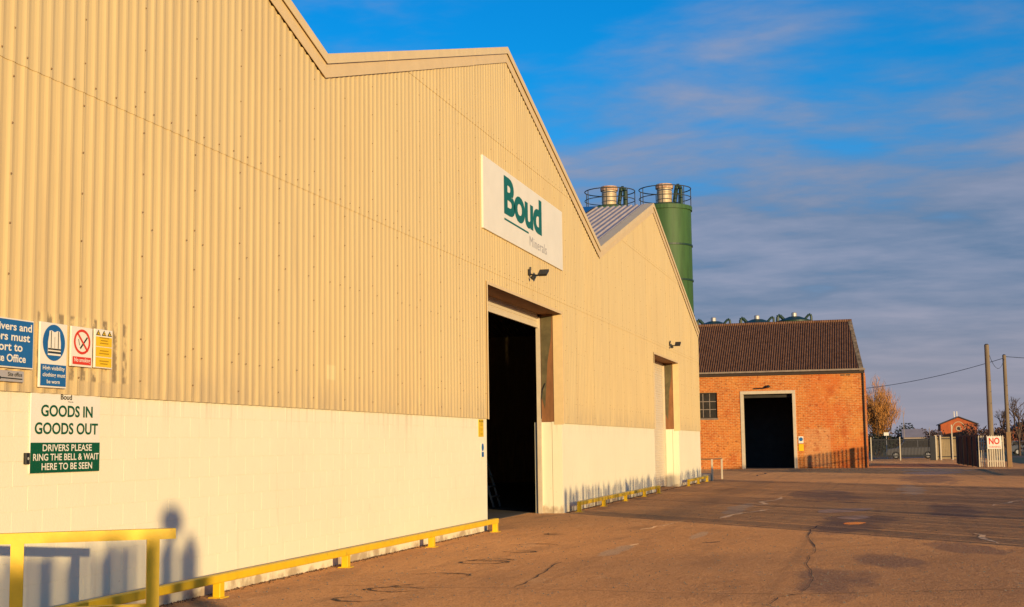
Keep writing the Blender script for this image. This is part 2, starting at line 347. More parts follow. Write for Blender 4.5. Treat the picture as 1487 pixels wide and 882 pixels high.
def tag(o, label=None, cat=None, group=None, kind=None):
    if label: o['label'] = label
    if cat: o['category'] = cat
    if group: o['group'] = group
    if kind: o['kind'] = kind
    return o
def thing(name, loc, label, cat, group=None, rz=0):
    o = bpy.data.objects.new(name, None); C.objects.link(o); o.location = loc; o.rotation_euler = (0, 0, rz); o.empty_display_size = .2
    o['origin'] = list(loc); return tag(o, label, cat, group)
def inst(me, name, parent, loc):
    o = bpy.data.objects.new(name, me); C.objects.link(o); o.parent = parent; o.location = Vector(loc)-Vector(parent['origin']); return o
def text_mesh(body, bold=0., spacing=1., shear=0.):
    c = bpy.data.curves.new('text', 'FONT'); c.body = body; c.offset = bold; c.space_character = spacing; c.extrude = .0; c.resolution_u = 4; c.align_x = 'LEFT'; c.shear = shear
    o = bpy.data.objects.new('text', c); C.objects.link(o)
    dg = bpy.context.evaluated_depsgraph_get(); dg.update()
    me = bpy.data.meshes.new_from_object(o.evaluated_get(dg)); bpy.data.objects.remove(o); bpy.data.curves.remove(c)
    vs = [(v.co.x, v.co.y) for v in me.vertices]; fs = [tuple(p.vertices) for p in me.polygons]; bpy.data.meshes.remove(me)
    return vs, fs
def fit_text(mb, body, u0, u1, v0, v1, to3, bold=.0, keep=False, spacing=1.):
    vs, fs = text_mesh(body, bold, spacing)
    a0 = min(v[0] for v in vs); a1 = max(v[0] for v in vs); b0 = min(v[1] for v in vs); b1 = max(v[1] for v in vs)
    su = (u1-u0)/(a1-a0); sv = (v1-v0)/(b1-b0)
    mb.add([to3(u0+(x-a0)*su, v0+(y-b0)*sv) for x, y in vs], fs); return mb
def facade(Y): return lambda u, v: (u, Y, v)          # reads along +x on a wall that faces -y
def disc(mb, to3, cu, cv, ru, rv, n=36):
    mb.add([to3(cu+ru*math.cos(2*math.pi*i/n), cv+rv*math.sin(2*math.pi*i/n)) for i in range(n)], [tuple(range(n))]); return mb
def annulus(mb, to3, cu, cv, ru, rv, k, n=36):
    vs = []
    for q in (1, k): vs += [to3(cu+q*ru*math.cos(2*math.pi*i/n), cv+q*rv*math.sin(2*math.pi*i/n)) for i in range(n)]
    mb.add(vs, [(i, (i+1) % n, n+(i+1) % n, n+i) for i in range(n)]); return mb
def poly(mb, to3, pts): mb.add([to3(*p) for p in pts], [tuple(range(len(pts)))]); return mb

# ================================================================== GROUND
g = MB(); g.add([(-300, -400, 0), (900, -400, 0), (900, 400, 0), (-300, 400, 0)], [(0, 1, 2, 3)])
ground = g.build('ground', 'yard', kind='structure', label='brown worn tarmac yard with cracks and patches')
def ribbon(pts, wid, z, jit=.3, sub=5):
    mb = MB(); P = []
    for (a, b_) in zip(pts, pts[1:]):
        for k in range(sub): P.append(Vector((a[0]+(b_[0]-a[0])*k/sub, a[1]+(b_[1]-a[1])*k/sub)))
    P.append(Vector(pts[-1]))
    n = len(P); vs = []
    L_ = sum((P[i+1]-P[i]).length for i in range(n-1))/max(1, n-1)
    for i in range(n):
        d = (P[min(i+1, n-1)]-P[max(i-1, 0)]).normalized(); nn = Vector((-d.y, d.x))
        c = P[i]+nn*random.uniform(-1, 1)*jit*L_*.35
        ww = wid*random.uniform(.3, 1.2)*(.15 if i in (0, n-1) else 1)
        vs += [(*(c+nn*ww), z), (*(c-nn*ww), z)]
    mb.add(vs, [(2*i, 2*i+1, 2*i+3, 2*i+2) for i in range(n-1)]); return mb
for pts, wd, mt in (
    ([(1000, 862), (1165, 863), (1280, 861), (1487, 855), (1600, 850)], .012, 'crack'), ([(470, 850), (600, 853), (745, 855), (1000, 862)], .006, 'crack'),
    ([(1165, 862), (1178, 840), (1172, 815), (1185, 797), (1240, 793), (1330, 790)], .006, 'crack'),
    ([(1110, 882), (1130, 868), (1165, 862)], .009, 'crack'), ([(745, 855), (780, 838), (800, 824), (815, 816)], .009, 'crack'),
    ([(1095, 765), (1120, 763)], .015, 'crack'), ([(1020, 789), (1036, 788), (1045, 787)], .05, 'crack'),
    ([(1090, 693), (1120, 686), (1160, 684), (1200, 680)], .05, 'crack'), ([(1185, 797), (1170, 775), (1190, 762)], .012, 'crack')):
    ribbon([G(*q) for q in pts], wd, .004).build('crack', mt, ground)
for pts, wd in (([(915, 793), (928, 790)], .05), ([(1045, 753), (1080, 745), (1118, 740)], .07), ([(930, 770), (960, 764), (990, 757)], .03), ([(1095, 735), (1130, 722)], .06),
                ([(1440, 735), (1487, 725)], .05), ([(1420, 775), (1450, 790)], .05)):
    ribbon([G(*q) for q in pts], wd, .004, .5).build('pale_streak', 'seal', ground)
for (px, py, r) in ((525, 871, .30), (575, 857, .34), (600, 852, .25), (643, 836, .36), (700, 817, .33), (715, 814, .28), (755, 802, .3), (782, 792, .3), (820, 776, .35)):
    cx_, cy_ = G(px, py)
    for k in range(3):
        a0 = random.uniform(0, 6.3); sp_ = random.uniform(.9, 3.6); rr = r*random.uniform(.8, 1.1)
        ribbon([(cx_+rr*.75*math.cos(a0+sp_*i/10)+random.uniform(-.02, .02), cy_+rr*math.sin(a0+sp_*i/10)+random.uniform(-.02, .02)) for i in range(11)], random.uniform(.008, .026), .004+.002*k, .6, 3).build('ring_stain', 'crack', ground)
def blob(pts, z, jit=.05, sub=8):
    P = []
    n = len(pts)
    for i in range(n):
        p0, p1, p2, p3 = (Vector(pts[(i+k-1) % n]) for k in range(4))
        for k in range(sub):
            t = k/sub
            q = .5*((2*p1)+(-p0+p2)*t+(2*p0-5*p1+4*p2-p3)*t*t+(-p0+3*p1-3*p2+p3)*t**3)
            P.append((q.x+random.uniform(-jit, jit), q.y+random.uniform(-jit, jit)*.5, z))
    mb = MB(); mb.add(P, [tuple(range(len(P)))]); return mb
for pts, mt, nm in (([(1192, 741), (1225, 739), (1268, 738.5), (1255, 742), (1215, 745), (1190, 745)], 'wetsheen', 'wet_sheen_patch'), ([(1226, 760), (1244, 758.5), (1257, 759.5), (1245, 762), (1230, 762)], 'water', 'puddle'),
                    ([(1310, 687), (1360, 685), (1400, 686), (1350, 690)], 'wetsheen', 'wet_sheen_patch'), ([(1215, 752), (1250, 749), (1262, 752), (1240, 755)], 'wetsheen', 'wet_sheen_patch')):
    P = [G(*q) for q in pts]
    a = sum(P[i][0]*P[(i+1) % len(P)][1]-P[(i+1) % len(P)][0]*P[i][1] for i in range(len(P)))
    blob(P if a > 0 else P[::-1], .004, .05).build(nm, mt, ground)
# grit and moss line along the foot of the wall
gm = MB()
for i in range(2600):
    x = random.uniform(5, 58)
    if 25.1 < x < 31.7: continue
    y = 7.255-abs(random.gauss(0, .045)); r = random.uniform(.005, .016); z = random.uniform(.0, .008)
    gm.add([(x-r, y-r, 0), (x+r, y-r, 0), (x, y+r, 0), (x+random.uniform(-.01, .01), y, z+.012)], [(0, 1, 3), (1, 2, 3), (2, 0, 3)])
gm.build('wall_foot_grit', 'grit', kind='stuff', label='dark grit and debris along the foot of the white wall', cat='debris')

pb = MB()
for i in range(1500):
    x = 12.5+abs(random.gauss(0, 9)); y = random.uniform(-3, 7.0); r_ = random.uniform(.004, .014)
    pb.add([(x-r_, y-r_, .001), (x+r_, y-r_*.6, .001), (x, y+r_, .001), (x+random.uniform(-.3, .3)*r_, y, r_*random.uniform(.8, 1.6))], [(0, 1, 3), (1, 2, 3), (2, 0, 3)])
pb.build('loose_stones', 'concrete', kind='stuff', label='small loose stones scattered over the yard', cat='stones')

# ================================================================== WAREHOUSE
WX0, WX1, WY1 = -2.312, 57.9, 36.0
V1, HALF, ZV, SL = 17.052, 9.682, 6.747, .2987
PLT = 2.178
DOORS = ((25.13, 31.62, 4.77), (45.62, 51.5, 4.69))
REC = .53
def zB(x):                                            # bottom edge of the barge flashing
    if x > V1+3*HALF: return ZV+SL*(HALF-(x-V1-3*HALF))
    t = ((x-V1) % (2*HALF)); t = min(t, 2*HALF-t); return ZV+SL*t
wh = thing('warehouse', (25, D, 0), 'long beige corrugated warehouse with three gables and white painted plinth', 'warehouse')
YW = D+.008                                           # face of the blockwork
# blocks
CH, BL = PLT/10, .45
bm_ = MB().cbox(-.224, .224, 0, .06, -CH/2+.0006, CH/2-.0006, .0014).build('block', 'white', wh, True); bmesh_block = bm_.data; bpy.data.objects.remove(bm_)
bh_ = MB().cbox(-.1115, .1115, 0, .06, -CH/2+.0006, CH/2-.0006, .0014).build('block', 'white', wh, True); bmesh_half = bh_.data; bpy.data.objects.remove(bh_)
cnt = 0
for (a, b_) in ((WX0, DOORS[0][0]), (DOORS[0][1], DOORS[1][0]), (DOORS[1][1], WX1)):
    rest = MB(); core = MB().box(a, b_, YW+.003, YW+.24, 0, PLT-.003).build('block_wall', 'white', wh)
    for r in range(10):
        x = b_; z = CH*(r+.5); first = True
        while x > a+.02:
            wdt = BL if not (first and r % 2) else BL/2
            wdt = min(wdt, x-a); first = False
            xc = x-wdt/2
            if 9.6 < xc < 22.9 and cnt < 298 and wdt > .2:
                inst(bmesh_block if wdt > .4 else bmesh_half, 'block', core, (xc, YW+random.uniform(-.0006, .0006), z)); cnt += 1
            else: rest.cbox(xc-wdt/2+.001, xc+wdt/2-.001, YW, YW+.06, z-CH/2+.0006, z+CH/2-.0006, .0014)
            x -= wdt
    rest.build('blocks', 'white', core, kind='stuff')
# cladding sheets
COVER = 1.10157; PITCH_ = COVER/6; DEP = .0105
YC = D-.012                                            # valley line of the sheets
prof = [(0, 0), (.14, 0), (.27, .35), (.42, 1), (.60, 1), (.75, .35), (.88, 0)]
S0 = 10.0959-PITCH_*.5
def descending(x):
    return x > V1+3*HALF or ((x-V1) % (2*HALF)) > HALF
def sheet(x0, x1, z0, ztop, gable, proud):
    xs = []
    k = 0
    x = x0
    c0 = math.floor((x0-S0)/PITCH_+1e-6)
    for c in range(c0, c0+8):
        for (u, h) in prof: xs.append((S0+(c+u)*PITCH_, h))
    full = [(x0, None)]+[q for q in xs if x0+1e-4 < q[0] < x1-1e-4]+[(x1, None)]
    def hh(x):
        u = ((x-S0)/PITCH_) % 1
        P = prof+[(1, 0)]
        for (a, b_) in zip(P, P[1:]):
            if a[0] <= u <= b_[0]: return a[1]+(b_[1]-a[1])*(u-a[0])/(b_[0]-a[0])
        return 0
    mb = MB(); pts = []
    for (x, h) in full:
        h = hh(x) if h is None else h
        top = ztop
        if gable:
            if descending(x+1e-4) and not (-1e-3 < (x-V1) % (2*HALF)-HALF < PITCH_):
                xe = S0+(math.floor((x-S0-1e-4)/PITCH_)+1)*PITCH_
                t2 = zB(xe)+.034
            else: t2 = zB(x)+.06
            top = min(ztop, t2) if ztop else t2
        pts.append((x, YC-h*DEP-proud, z0, max(top, z0)))
    if max(p[3]-p[2] for p in pts) < .01: return None
    n = len(pts); vs = []
    for p in pts: vs += [(p[0], p[1], p[2]), (p[0], p[1], p[3]), (p[0], p[1]+.006, p[2])]
    fs = []
    for i in range(n-1):
        a, b_ = 3*i, 3*i+3
        if pts[i][3]-pts[i][2] > 1e-4 or pts[i+1][3]-pts[i+1][2] > 1e-4: fs.append((a, b_, b_+1, a+1))
        fs.append((a+2, b_+2, b_, a))
    mb.add(vs, fs); return mb
def sheets_for(x0, x1):
    segs = [(x0, x1)]
    for (a, b_, zt) in DOORS:
        ns = []
        for (p, q) in segs:
            if q <= a or p >= b_: ns.append((p, q, 0) if len((p, q)) == 2 else (p, q))
            else:
                if p < a: ns.append((p, a))
                ns.append((max(p, a), min(q, b_), zt))
                if q > b_: ns.append((b_, q))
        segs = [t[:2] if len(t) > 2 and not t[2] else t for t in ns]
        if any(len(t) == 3 for t in segs): break
    return segs
ROWS = ((2.135, 5.065), (5.045, 7.80), (7.78, None))
scr = MB()
def screw(x, z, y):
    r = .0085
    scr.add([(x-r, y, z-r), (x+r, y, z-r), (x+r, y, z+r), (x-r, y, z+r), (x, y-.012, z)], [(0, 1, 4), (1, 2, 4), (2, 3, 4), (3, 0, 4)])
i0 = math.floor((WX0-10.0959)/COVER); i1 = math.ceil((WX1-10.0959)/COVER)
for i in range(i0, i1):
    x0 = max(WX0, 10.0959+i*COVER); x1 = min(WX1, x0+COVER if x0 > WX0 else 10.0959+(i+1)*COVER)
    if x1-x0 < .02: continue
    for r, (za, zb) in enumerate(ROWS):
        pr = .007*r+.0015*(i % 2)
        for sg in sheets_for(x0, x1):
            lo = za
            if len(sg) == 3:
                if zb and zb <= sg[2]: continue
                lo = max(za, sg[2])
            mb = sheet(sg[0], sg[1], lo, zb, True, pr)
            if mb: mb.build('cladding_sheet', 'clad', wh)
    xj = x0
    for k in range(18):
        z = 2.3+k*.435
        if z < zB(xj)-.1 and not any(a-.05 < xj < b_+.05 and z < zt+.1 for a, b_, zt in DOORS): screw(xj, z+random.uniform(-.02, .02), YC-.021)
    for zs in (5.13, 7.86, 2.62, 3.9):
        for c in (1, 3, 5):
            x = x0+c*PITCH_
            if zs < zB(x)-.1 and not any(a-.05 < x < b_+.05 and zs < zt+.1 for a, b_, zt in DOORS) and random.random() < (.9 if zs in (5.13, 7.86) else .5): screw(x, zs, YC-DEP-.016)
scr.build('fixing_screws', 'screw', wh, kind='stuff')
# barge flashings, one pair per slope (fascia + cap)
knots = [V1-2*HALF, V1-HALF, V1, V1+HALF, V1+2*HALF, V1+3*HALF, WX1]
for a, b_ in zip(knots, knots[1:]):
    za, zb = zB(a+1e-6), zB(b_-1e-6)
    n = max(1, round((b_-a)/2.45))
    for k in range(n):
        xa = a+(b_-a)*k/n+.003; xb = a+(b_-a)*(k+1)/n-.003; p = za+(zb-za)*(xa-a)/(b_-a); q = za+(zb-za)*(xb-a)/(b_-a); e = .0015*(k % 2)
        j = random.uniform(-.006, .006)
        MB().prism([(xa, p+j), (xb, q+j), (xb, q+.215), (xa, p+.215)], 1, YC-DEP-.034-e, YC-DEP-.026-e).build('barge_fascia', 'flash', wh)
        cp = MB(); cp.prism([(xa, p+.195), (xb, q+.195), (xb, q+.335), (xa, p+.335)], 1, YC-DEP-.066-e, YC-DEP-.056-e)
        cp.prism([(xa, p+.325), (xb, q+.325), (xb, q+.337), (xa, p+.337)], 1, YC-DEP-.054-e, YC+.25)
        cp.build('barge_cap', 'cap', wh)
# roof slopes, ribs running down the fall
for a, b_ in zip(knots, knots[1:]):
    za, zb = zB(a+1e-6)+.29, zB(b_-1e-6)+.29
    mb = MB(); y = YC+.02; vs = []
    while y < WY1:
        for (u, h) in ((0, 0), (.055, 0), (.075, .04), (.125, .04), (.145, 0)): vs += [(a, y+u, za+h), (b_, y+u, zb+h)]
        y += .205
    mb.add(vs, [(2*i, 2*i+1, 2*i+3, 2*i+2) for i in range(len(vs)//2-1)]); mb.build('roof_slope', 'roofmetal', wh)
# shell: side walls, back wall, floor
zr = lambda x: zB(x)+.28
sh = MB()
sh.box(WX0, WX0+.15, D+.26, WY1, 0, zr(WX0+.01)+.07); sh.box(WX1-.15, WX1, D+.26, WY1, 0, zr(WX1)+.07)
sh.prism([(WX0, 0), (WX1, 0)]+[(x, zr(x)+.07) for x in reversed(knots[1:])]+[(WX0, zr(WX0)+.07)], 1, WY1-.3, WY1-.2)
sh.build('shell_wall', 'clad', wh)
MB().box(WX0+.2, WX1-.2, D+.9, WY1-.1, .0, .012).build('floor_slab', 'intfloor', wh)
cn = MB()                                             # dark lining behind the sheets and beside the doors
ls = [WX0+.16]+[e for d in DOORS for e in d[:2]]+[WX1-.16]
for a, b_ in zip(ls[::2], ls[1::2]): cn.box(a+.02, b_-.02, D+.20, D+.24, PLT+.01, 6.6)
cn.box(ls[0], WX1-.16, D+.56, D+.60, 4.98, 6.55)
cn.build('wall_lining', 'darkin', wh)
# door surrounds
for di, (a, b_, zt) in enumerate(DOORS):
    for (ra, rb) in ((b_+.002, b_+.12), (a-.12, a-.002)): MB().box(ra, rb, YW+.25, D+REC+.15, 0, PLT-.01).build('reveal_wall', 'white', wh)
    MB().prism([(b_-.012, PLT-.07), (b_-.002, PLT-.07), (b_-.002, zt-.004), (b_-.012, zt-.004)], 1, YC-DEP-.02, D+.19).build('jamb_flashing', 'flash', wh)
    MB().box(b_-.006, b_+.06, YC-DEP-.028, YC-DEP-.02, PLT-.05, zt+.06).build('jamb_flashing', 'flash', wh)
    MB().box(a-.05, a+.008, YC-DEP-.024, YC-DEP-.016, PLT-.05, zt+.06).build('jamb_flashing', 'cap', wh)
    MB().box(a-.01, b_+.02, YC-.02, D+REC+.10, zt+.004, zt+.03).build('soffit', 'ply', wh)
    MB().box(a-.03, b_+.04, YC-DEP-.022, YC-DEP-.014, zt-.012, zt+.05).build('lintel_flashing', 'flash', wh)
    MB().box(b_+.004, b_+.03, D+.19, D+REC-.03, PLT-.004, zt).build('side_board', 'ply', wh)
    MB().box(a-.03, a-.004, YC+.01, D+REC-.03, PLT-.004, zt).build('side_board', 'ply', wh)
    tg = MB(); tg.prism([(D+.22, zt-.05), (D+REC-.04, zt-.05), (D+REC-.04, 2.75), (D+REC-.12, 2.5), (D+.34, 3.6), (D+.24, 4.2)], 0, b_-.004, b_+.001); tg.build('torn_sheet', 'greenboard', wh)
    gd = MB().box(b_-.075, b_-.004, D+REC-.025, D+REC+.01, 0, zt-.06); gd.box(b_-.075, b_-.065, D+REC+.01, D+REC+.07, 0, zt-.06); gd.build('shutter_guide', 'frame', wh)
    gd = MB().box(a+.004, a+.075, D+REC-.025, D+REC+.01, 0, zt-.06); gd.build('shutter_guide', 'frame', wh)
    cu = MB(); zlo = 4.50 if di == 0 else .03
    z = zlo; vs = []
    while z < zt+.2:
        for (u, h) in ((0, .0), (.012, .012), (.066, .012), (.078, 0)): vs += [(a+.06, D+REC+.035-h, z+u), (b_-.06, D+REC+.035-h, z+u)]
        z += .088
    cu.add(vs, [(2*i, 2*i+1, 2*i+3, 2*i+2) for i in range(len(vs)//2-1)])
    cu.build('shutter_curtain', 'shutter', wh)
    if di == 0:
        MB().box(a+.06, b_-.06, D+REC+.0, D+REC+.05, 4.44, 4.50).build('shutter_bottom_bar', 'shutter', wh)
    MB().box(a-.1, b_+.1, D+REC+.06, D+REC+.5, zt+.02, zt+.5).build('shutter_box', 'darkin', wh)
cb_ = MB(); cb_.path([(31.6, D+.40, 3.1), (31.58, D+.46, 2.95), (31.56, D+.50, 2.7), (31.57, D+.50, 2.25)], .012, 5); cb_.build('loose_cable', 'black', wh)
# solar panels on the slope that faces the yard entrance
def roof_on(x): return zB(x)+.29
for r in range(3):
    for k in range(6):
        y0 = 9.18+k*1.72; xa = V1+2*HALF+1.2+r*2.72; xb = xa+2.66
        MB().add([(xa, y0, roof_on(xa)+.06), (xb, y0, roof_on(xb)+.06), (xb, y0+1.68, roof_on(xb)+.06), (xa, y0+1.68, roof_on(xa)+.06),
                  (xa, y0, roof_on(xa)+.10), (xb, y0, roof_on(xb)+.10), (xb, y0+1.68, roof_on(xb)+.10), (xa, y0+1.68, roof_on(xa)+.10)],
                 [(4, 5, 6, 7), (0, 1, 5, 4), (1, 2, 6, 5), (2, 3, 7, 6), (3, 0, 4, 7), (3, 2, 1, 0)]).build('solar_panel', 'solar', wh)

# ================================================================== SIGNS ON THE WAREHOUSE
YS = YC-DEP-.03                                       # face of boards fixed over the sheets
def board(name, x0, x1, z0, z1, m, label, Y=YS, th=.02, cat='sign', group=None):
    t = thing(name, ((x0+x1)/2, Y, z0), label, cat, group)
    MB().cbox(x0, x1, Y, Y+th, z0, z1, .003).build('panel', m, t); return t
bs = board('company_sign', 24.83, 31.72, 5.83, 7.275, 'signwhite', 'large white board reading Boud Minerals over the open doorway', YS-.01, .045)
fit_text(MB(), 'Boud', 26.36, 29.6, 6.355, 7.165, facade(YS-.013), bold=.035, spacing=.93).build('lettering', 'logogreen', bs)
MB().add([(26.37, YS-.013, 6.235), (28.38, YS-.013, 6.235), (28.38, YS-.013, 6.275), (26.37, YS-.013, 6.275)], [(0, 1, 2, 3)]).build('underline', 'logogreen', bs)
fit_text(MB(), 'Minerals', 28.46, 30.05, 5.99, 6.21, facade(YS-.013), bold=.0, spacing=1.05).build('lettering', 'signgrey', bs)
k = YS/D
# report to site office
t = board('safety_sign', 9.55, 10.45, 2.335, 2.765, 'signwhite', 'blue sign telling drivers and visitors to report to the site office')
f2 = facade(YS-.004); f3 = facade(YS-.008); f4 = facade(YS-.012)
poly(MB(), f2, [(9.562, 2.347), (10.437, 2.347), (10.437, 2.753), (9.562, 2.753)]).build('blue_panel', 'signblue', t)
for body, x0, x1, z in (('All drivers and', 9.64, 10.41, 2.66), ('visitors must', 9.67, 10.385, 2.57), ('report to', 9.76, 10.28, 2.475), ('the Site Office', 9.68, 10.33, 2.385)):
    desc = 0
    fit_text(MB(), body, x0, x1, z-(.018 if 'p' in body else 0), z+.068, f3, bold=.02).build('lettering', 'signwhite', t)
t = board('site_office_plate', 9.9, 10.32, 2.215, 2.31, 'signgrey', 'small grey plate with arrow reading Site office below the blue sign')
fit_text(MB(), 'Site office', 10.09, 10.29, 2.262, 2.298, f2, bold=.012).build('lettering', 'ink', t)
poly(MB(), f2, [(9.99, 2.24), (10.295, 2.236), (10.295, 2.246), (9.99, 2.25), (9.99, 2.26), (9.96, 2.245), (9.99, 2.23)]).build('arrow', 'ink', t)
# high visibility
t = board('safety_sign', 10.545, 10.965, 2.185, 2.775, 'signwhite', 'white and blue sign with a high visibility vest, tallest in its row')
disc(MB(), f2, 10.755, 2.595, .172, .165).build('disc', 'signblue', t)
v = MB(); poly(v, f3, [(10.655, 2.50), (10.855, 2.50), (10.855, 2.60), (10.84, 2.66), (10.835, 2.70), (10.80, 2.705), (10.755, 2.69), (10.71, 2.705), (10.675, 2.70), (10.67, 2.66), (10.655, 2.60)])
v.build('vest', 'signwhite', t)
v = MB()
for z in (2.535, 2.507): poly(v, f4, [(10.655, z-.007), (10.855, z-.007), (10.855, z+.007), (10.655, z+.007)])
for x in (10.695, 10.805): poly(v, f4, [(x, 2.545), (x+.01, 2.545), (x+.01, 2.70), (x, 2.70)])
poly(v, f4, [(10.753, 2.545), (10.757, 2.545), (10.757, 2.65), (10.753, 2.65)]); v.build('vest_stripes', 'ink', t)
MB().box(10.655, 10.855, YS-.009, YS-.0085, 2.478, 2.495).build('vest', 'signwhite', t)
poly(MB(), f2, [(10.558, 2.20), (10.952, 2.20), (10.952, 2.395), (10.558, 2.395)]).build('blue_panel', 'signblue', t)
for body, x0, x1, z0, z1 in (('High visibility', 10.585, 10.925, 2.333, 2.38), ('clothing must', 10.585, 10.935, 2.272, 2.319), ('be worn', 10.65, 10.85, 2.222, 2.257)):
    fit_text(MB(), body, x0, x1, z0, z1, f3, bold=.015).build('lettering', 'signwhite', t)
# no smoking
t = board('safety_sign', 11.03, 11.385, 2.40, 2.775, 'signwhite', 'white no smoking sign with red ring and red strip')
annulus(MB(), f2, 11.207, 2.635, .137, .118, .80).build('ring', 'signred', t)
poly(MB(), f3, [(11.11, 2.715), (11.125, 2.727), (11.307, 2.555), (11.29, 2.543)]).build('slash', 'signred', t)
v = MB(); poly(v, f2, [(11.17, 2.578), (11.185, 2.565), (11.30, 2.675), (11.287, 2.688)]); poly(v, f2, [(11.16, 2.60), (11.168, 2.60), (11.15, 2.66), (11.142, 2.66)]); v.build('cigarette', 'ink', t)
poly(MB(), f2, [(11.055, 2.42), (11.36, 2.42), (11.36, 2.492), (11.055, 2.492)]).build('red_panel', 'signred', t)
fit_text(MB(), 'No smoking', 11.075, 11.34, 2.432, 2.482, f3, bold=.015).build('lettering', 'signwhite', t)
# warnings
def warn(x0, x1, z0, z1, label, small=False):
    t = board('warning_sign', x0, x1, z0, z1, 'signwhite' if not small else 'signyellow', label, Y=YS if not small else YW-.012, th=.02 if not small else .011)
    a2 = facade((YS if not small else YW-.012)-.004); a3 = facade((YS if not small else YW-.012)-.008); a4 = facade((YS if not small else YW-.012)-.011)
    wd = x1-x0; h = z1-z0; tr = MB(); ti = MB(); tm = MB()
    for q in range(3):
        cx_ = x0+wd*(.18+.32*q); r = wd*.135; zc = z0+h*.84
        poly(tr, a2, [(cx_-r, zc), (cx_+r, zc), (cx_, zc+h*.14)])
        poly(ti, a3, [(cx_-r*.66, zc+h*.018), (cx_+r*.66, zc+h*.018), (cx_, zc+h*.108)])
        poly(tm, a4, [(cx_-r*.15, zc+h*.03), (cx_+r*.15, zc+h*.03), (cx_+r*.15, zc+h*.075), (cx_-r*.15, zc+h*.075)])
    tr.build('triangles', 'ink', t); ti.build('triangle_fill', 'signyellow', t); tm.build('symbols', 'ink', t)
    pn = MB(); pr = MB()
    for q in range(3):
        za = z0+h*(.03+.265*q); poly(pn, a2, [(x0+wd*.05, za), (x1-wd*.05, za), (x1-wd*.05, za+h*.245), (x0+wd*.05, za+h*.245)])
        for e in range(2 if q < 2 else 3):
            zz_ = za+h*(.07+.07*e); ww = wd*random.uniform(.18, .30)
            poly(pr, a3, [((x0+x1)/2-ww, zz_), ((x0+x1)/2+ww, zz_), ((x0+x1)/2+ww, zz_+h*.025), ((x0+x1)/2-ww, zz_+h*.025)])
    pn.build('yellow_panel', 'signyellow', t); pr.build('small_print', 'darkyellow', t); return t
warn(11.425, 11.735, 2.405, 2.78, 'yellow warning sign with three hazard triangles beside the no smoking sign')
warn(24.56, 24.88, 1.79, 2.12, 'small yellow warning notice on the white wall beside the open doorway', True)
t = board('round_notice', 24.70, 24.89, 1.40, 1.67, 'signwhite', 'small notice with dark discs below the yellow one beside the doorway', Y=YW-.012, th=.011)
v = MB(); fd = facade(YW-.016); disc(v, fd, 24.80, 1.59, .07, .07); poly(v, fd, [(24.73, 1.41), (24.87, 1.41), (24.87, 1.50), (24.73, 1.50)]); v.build('symbols', 'signblue', t)
# goods in
YG = YW-.014
t = board('goods_sign', 10.50, 11.615, 1.415, 2.165, 'signwhite', 'white and green board reading GOODS IN GOODS OUT on the plinth', Y=YG, th=.013)
ga = facade(YG-.004); gb = facade(YG-.008)
poly(MB(), ga, [(10.503, 1.418), (11.612, 1.418), (11.612, 1.69), (10.503, 1.69)]).build('green_panel', 'signgreen', t)
fit_text(MB(), 'Boud', 10.95, 11.13, 2.085, 2.135, ga, bold=.02).build('lettering', 'ink', t)
fit_text(MB(), 'Minerals', 11.07, 11.155, 2.062, 2.074, ga).build('lettering', 'ink', t)
for body, x0, x1, z in (('GOODS IN', 10.65, 11.48, 1.925), ('GOODS OUT', 10.56, 11.575, 1.765)): fit_text(MB(), body, x0, x1, z, z+.108, ga, bold=.024).build('lettering', 'signgreen', t)
for body, x0, x1, z in (('DRIVERS PLEASE', 10.68, 11.47, 1.612), ('RING THE BELL & WAIT', 10.54, 11.59, 1.528), ('HERE TO BE SEEN', 10.67, 11.48, 1.443)): fit_text(MB(), body, x0, x1, z, z+.062, gb, bold=.015).build('lettering', 'signwhite', t)
t = thing('door_bell', (10.455, YW-.03, 1.5), 'small dark bell push box beside the goods board', 'bell')
MB().cbox(10.425, 10.485, YW-.03, YW-.001, 1.50, 1.60, .004).build('box', 'black', t)
disc(MB(), facade(YW-.033), 10.455, 1.55, .013, .013).build('button', 'lens', t)

# floodlights
def floodlight(x, z, label):
    t = thing('floodlight', (x, YC-DEP, z), label, 'floodlight', None)
    b = MB().cbox(x-.05, x+.05, YC-DEP-.05, YC-DEP, z-.06, z+.08, .008); b.tube((x, YC-DEP-.05, z+.06), (x, YC-DEP-.05, z+.13), .022, .022, 8); b.build('back_box', 'black', t)
    a = MB().path([(x, YC-DEP-.05, z-.03), (x+.02, YC-DEP-.2, z-.06), (x+.12, YC-DEP-.3, z-.02)], .02, 6); a.build('arm', 'black', t)
    hd = MB(); hd.prism([(x+.04, z-.03), (x+.06, z-.07), (x+.30, z+.06), (x+.30, z+.10), (x+.26, z+.10)], 1, YC-DEP-.40, YC-DEP-.2); o = hd.build('lamp_head', 'black', t)
    MB().prism([(x+.085, z-.065), (x+.10, z-.072), (x+.29, z+.03), (x+.28, z+.045)], 1, YC-DEP-.38, YC-DEP-.22).build('lens', 'lens', o)
    MB().lathe((x-.05, YC-DEP-.12, z-.16), [(.0, .0), (.045, .02), (.055, .06), (.03, .09), (0, .09)], 10).build('sensor', 'black', t)
floodlight(28.45, 5.38, 'black floodlight under the company board above the open doorway')
floodlight(49.3, 5.26, 'black floodlight above the closed shutter')
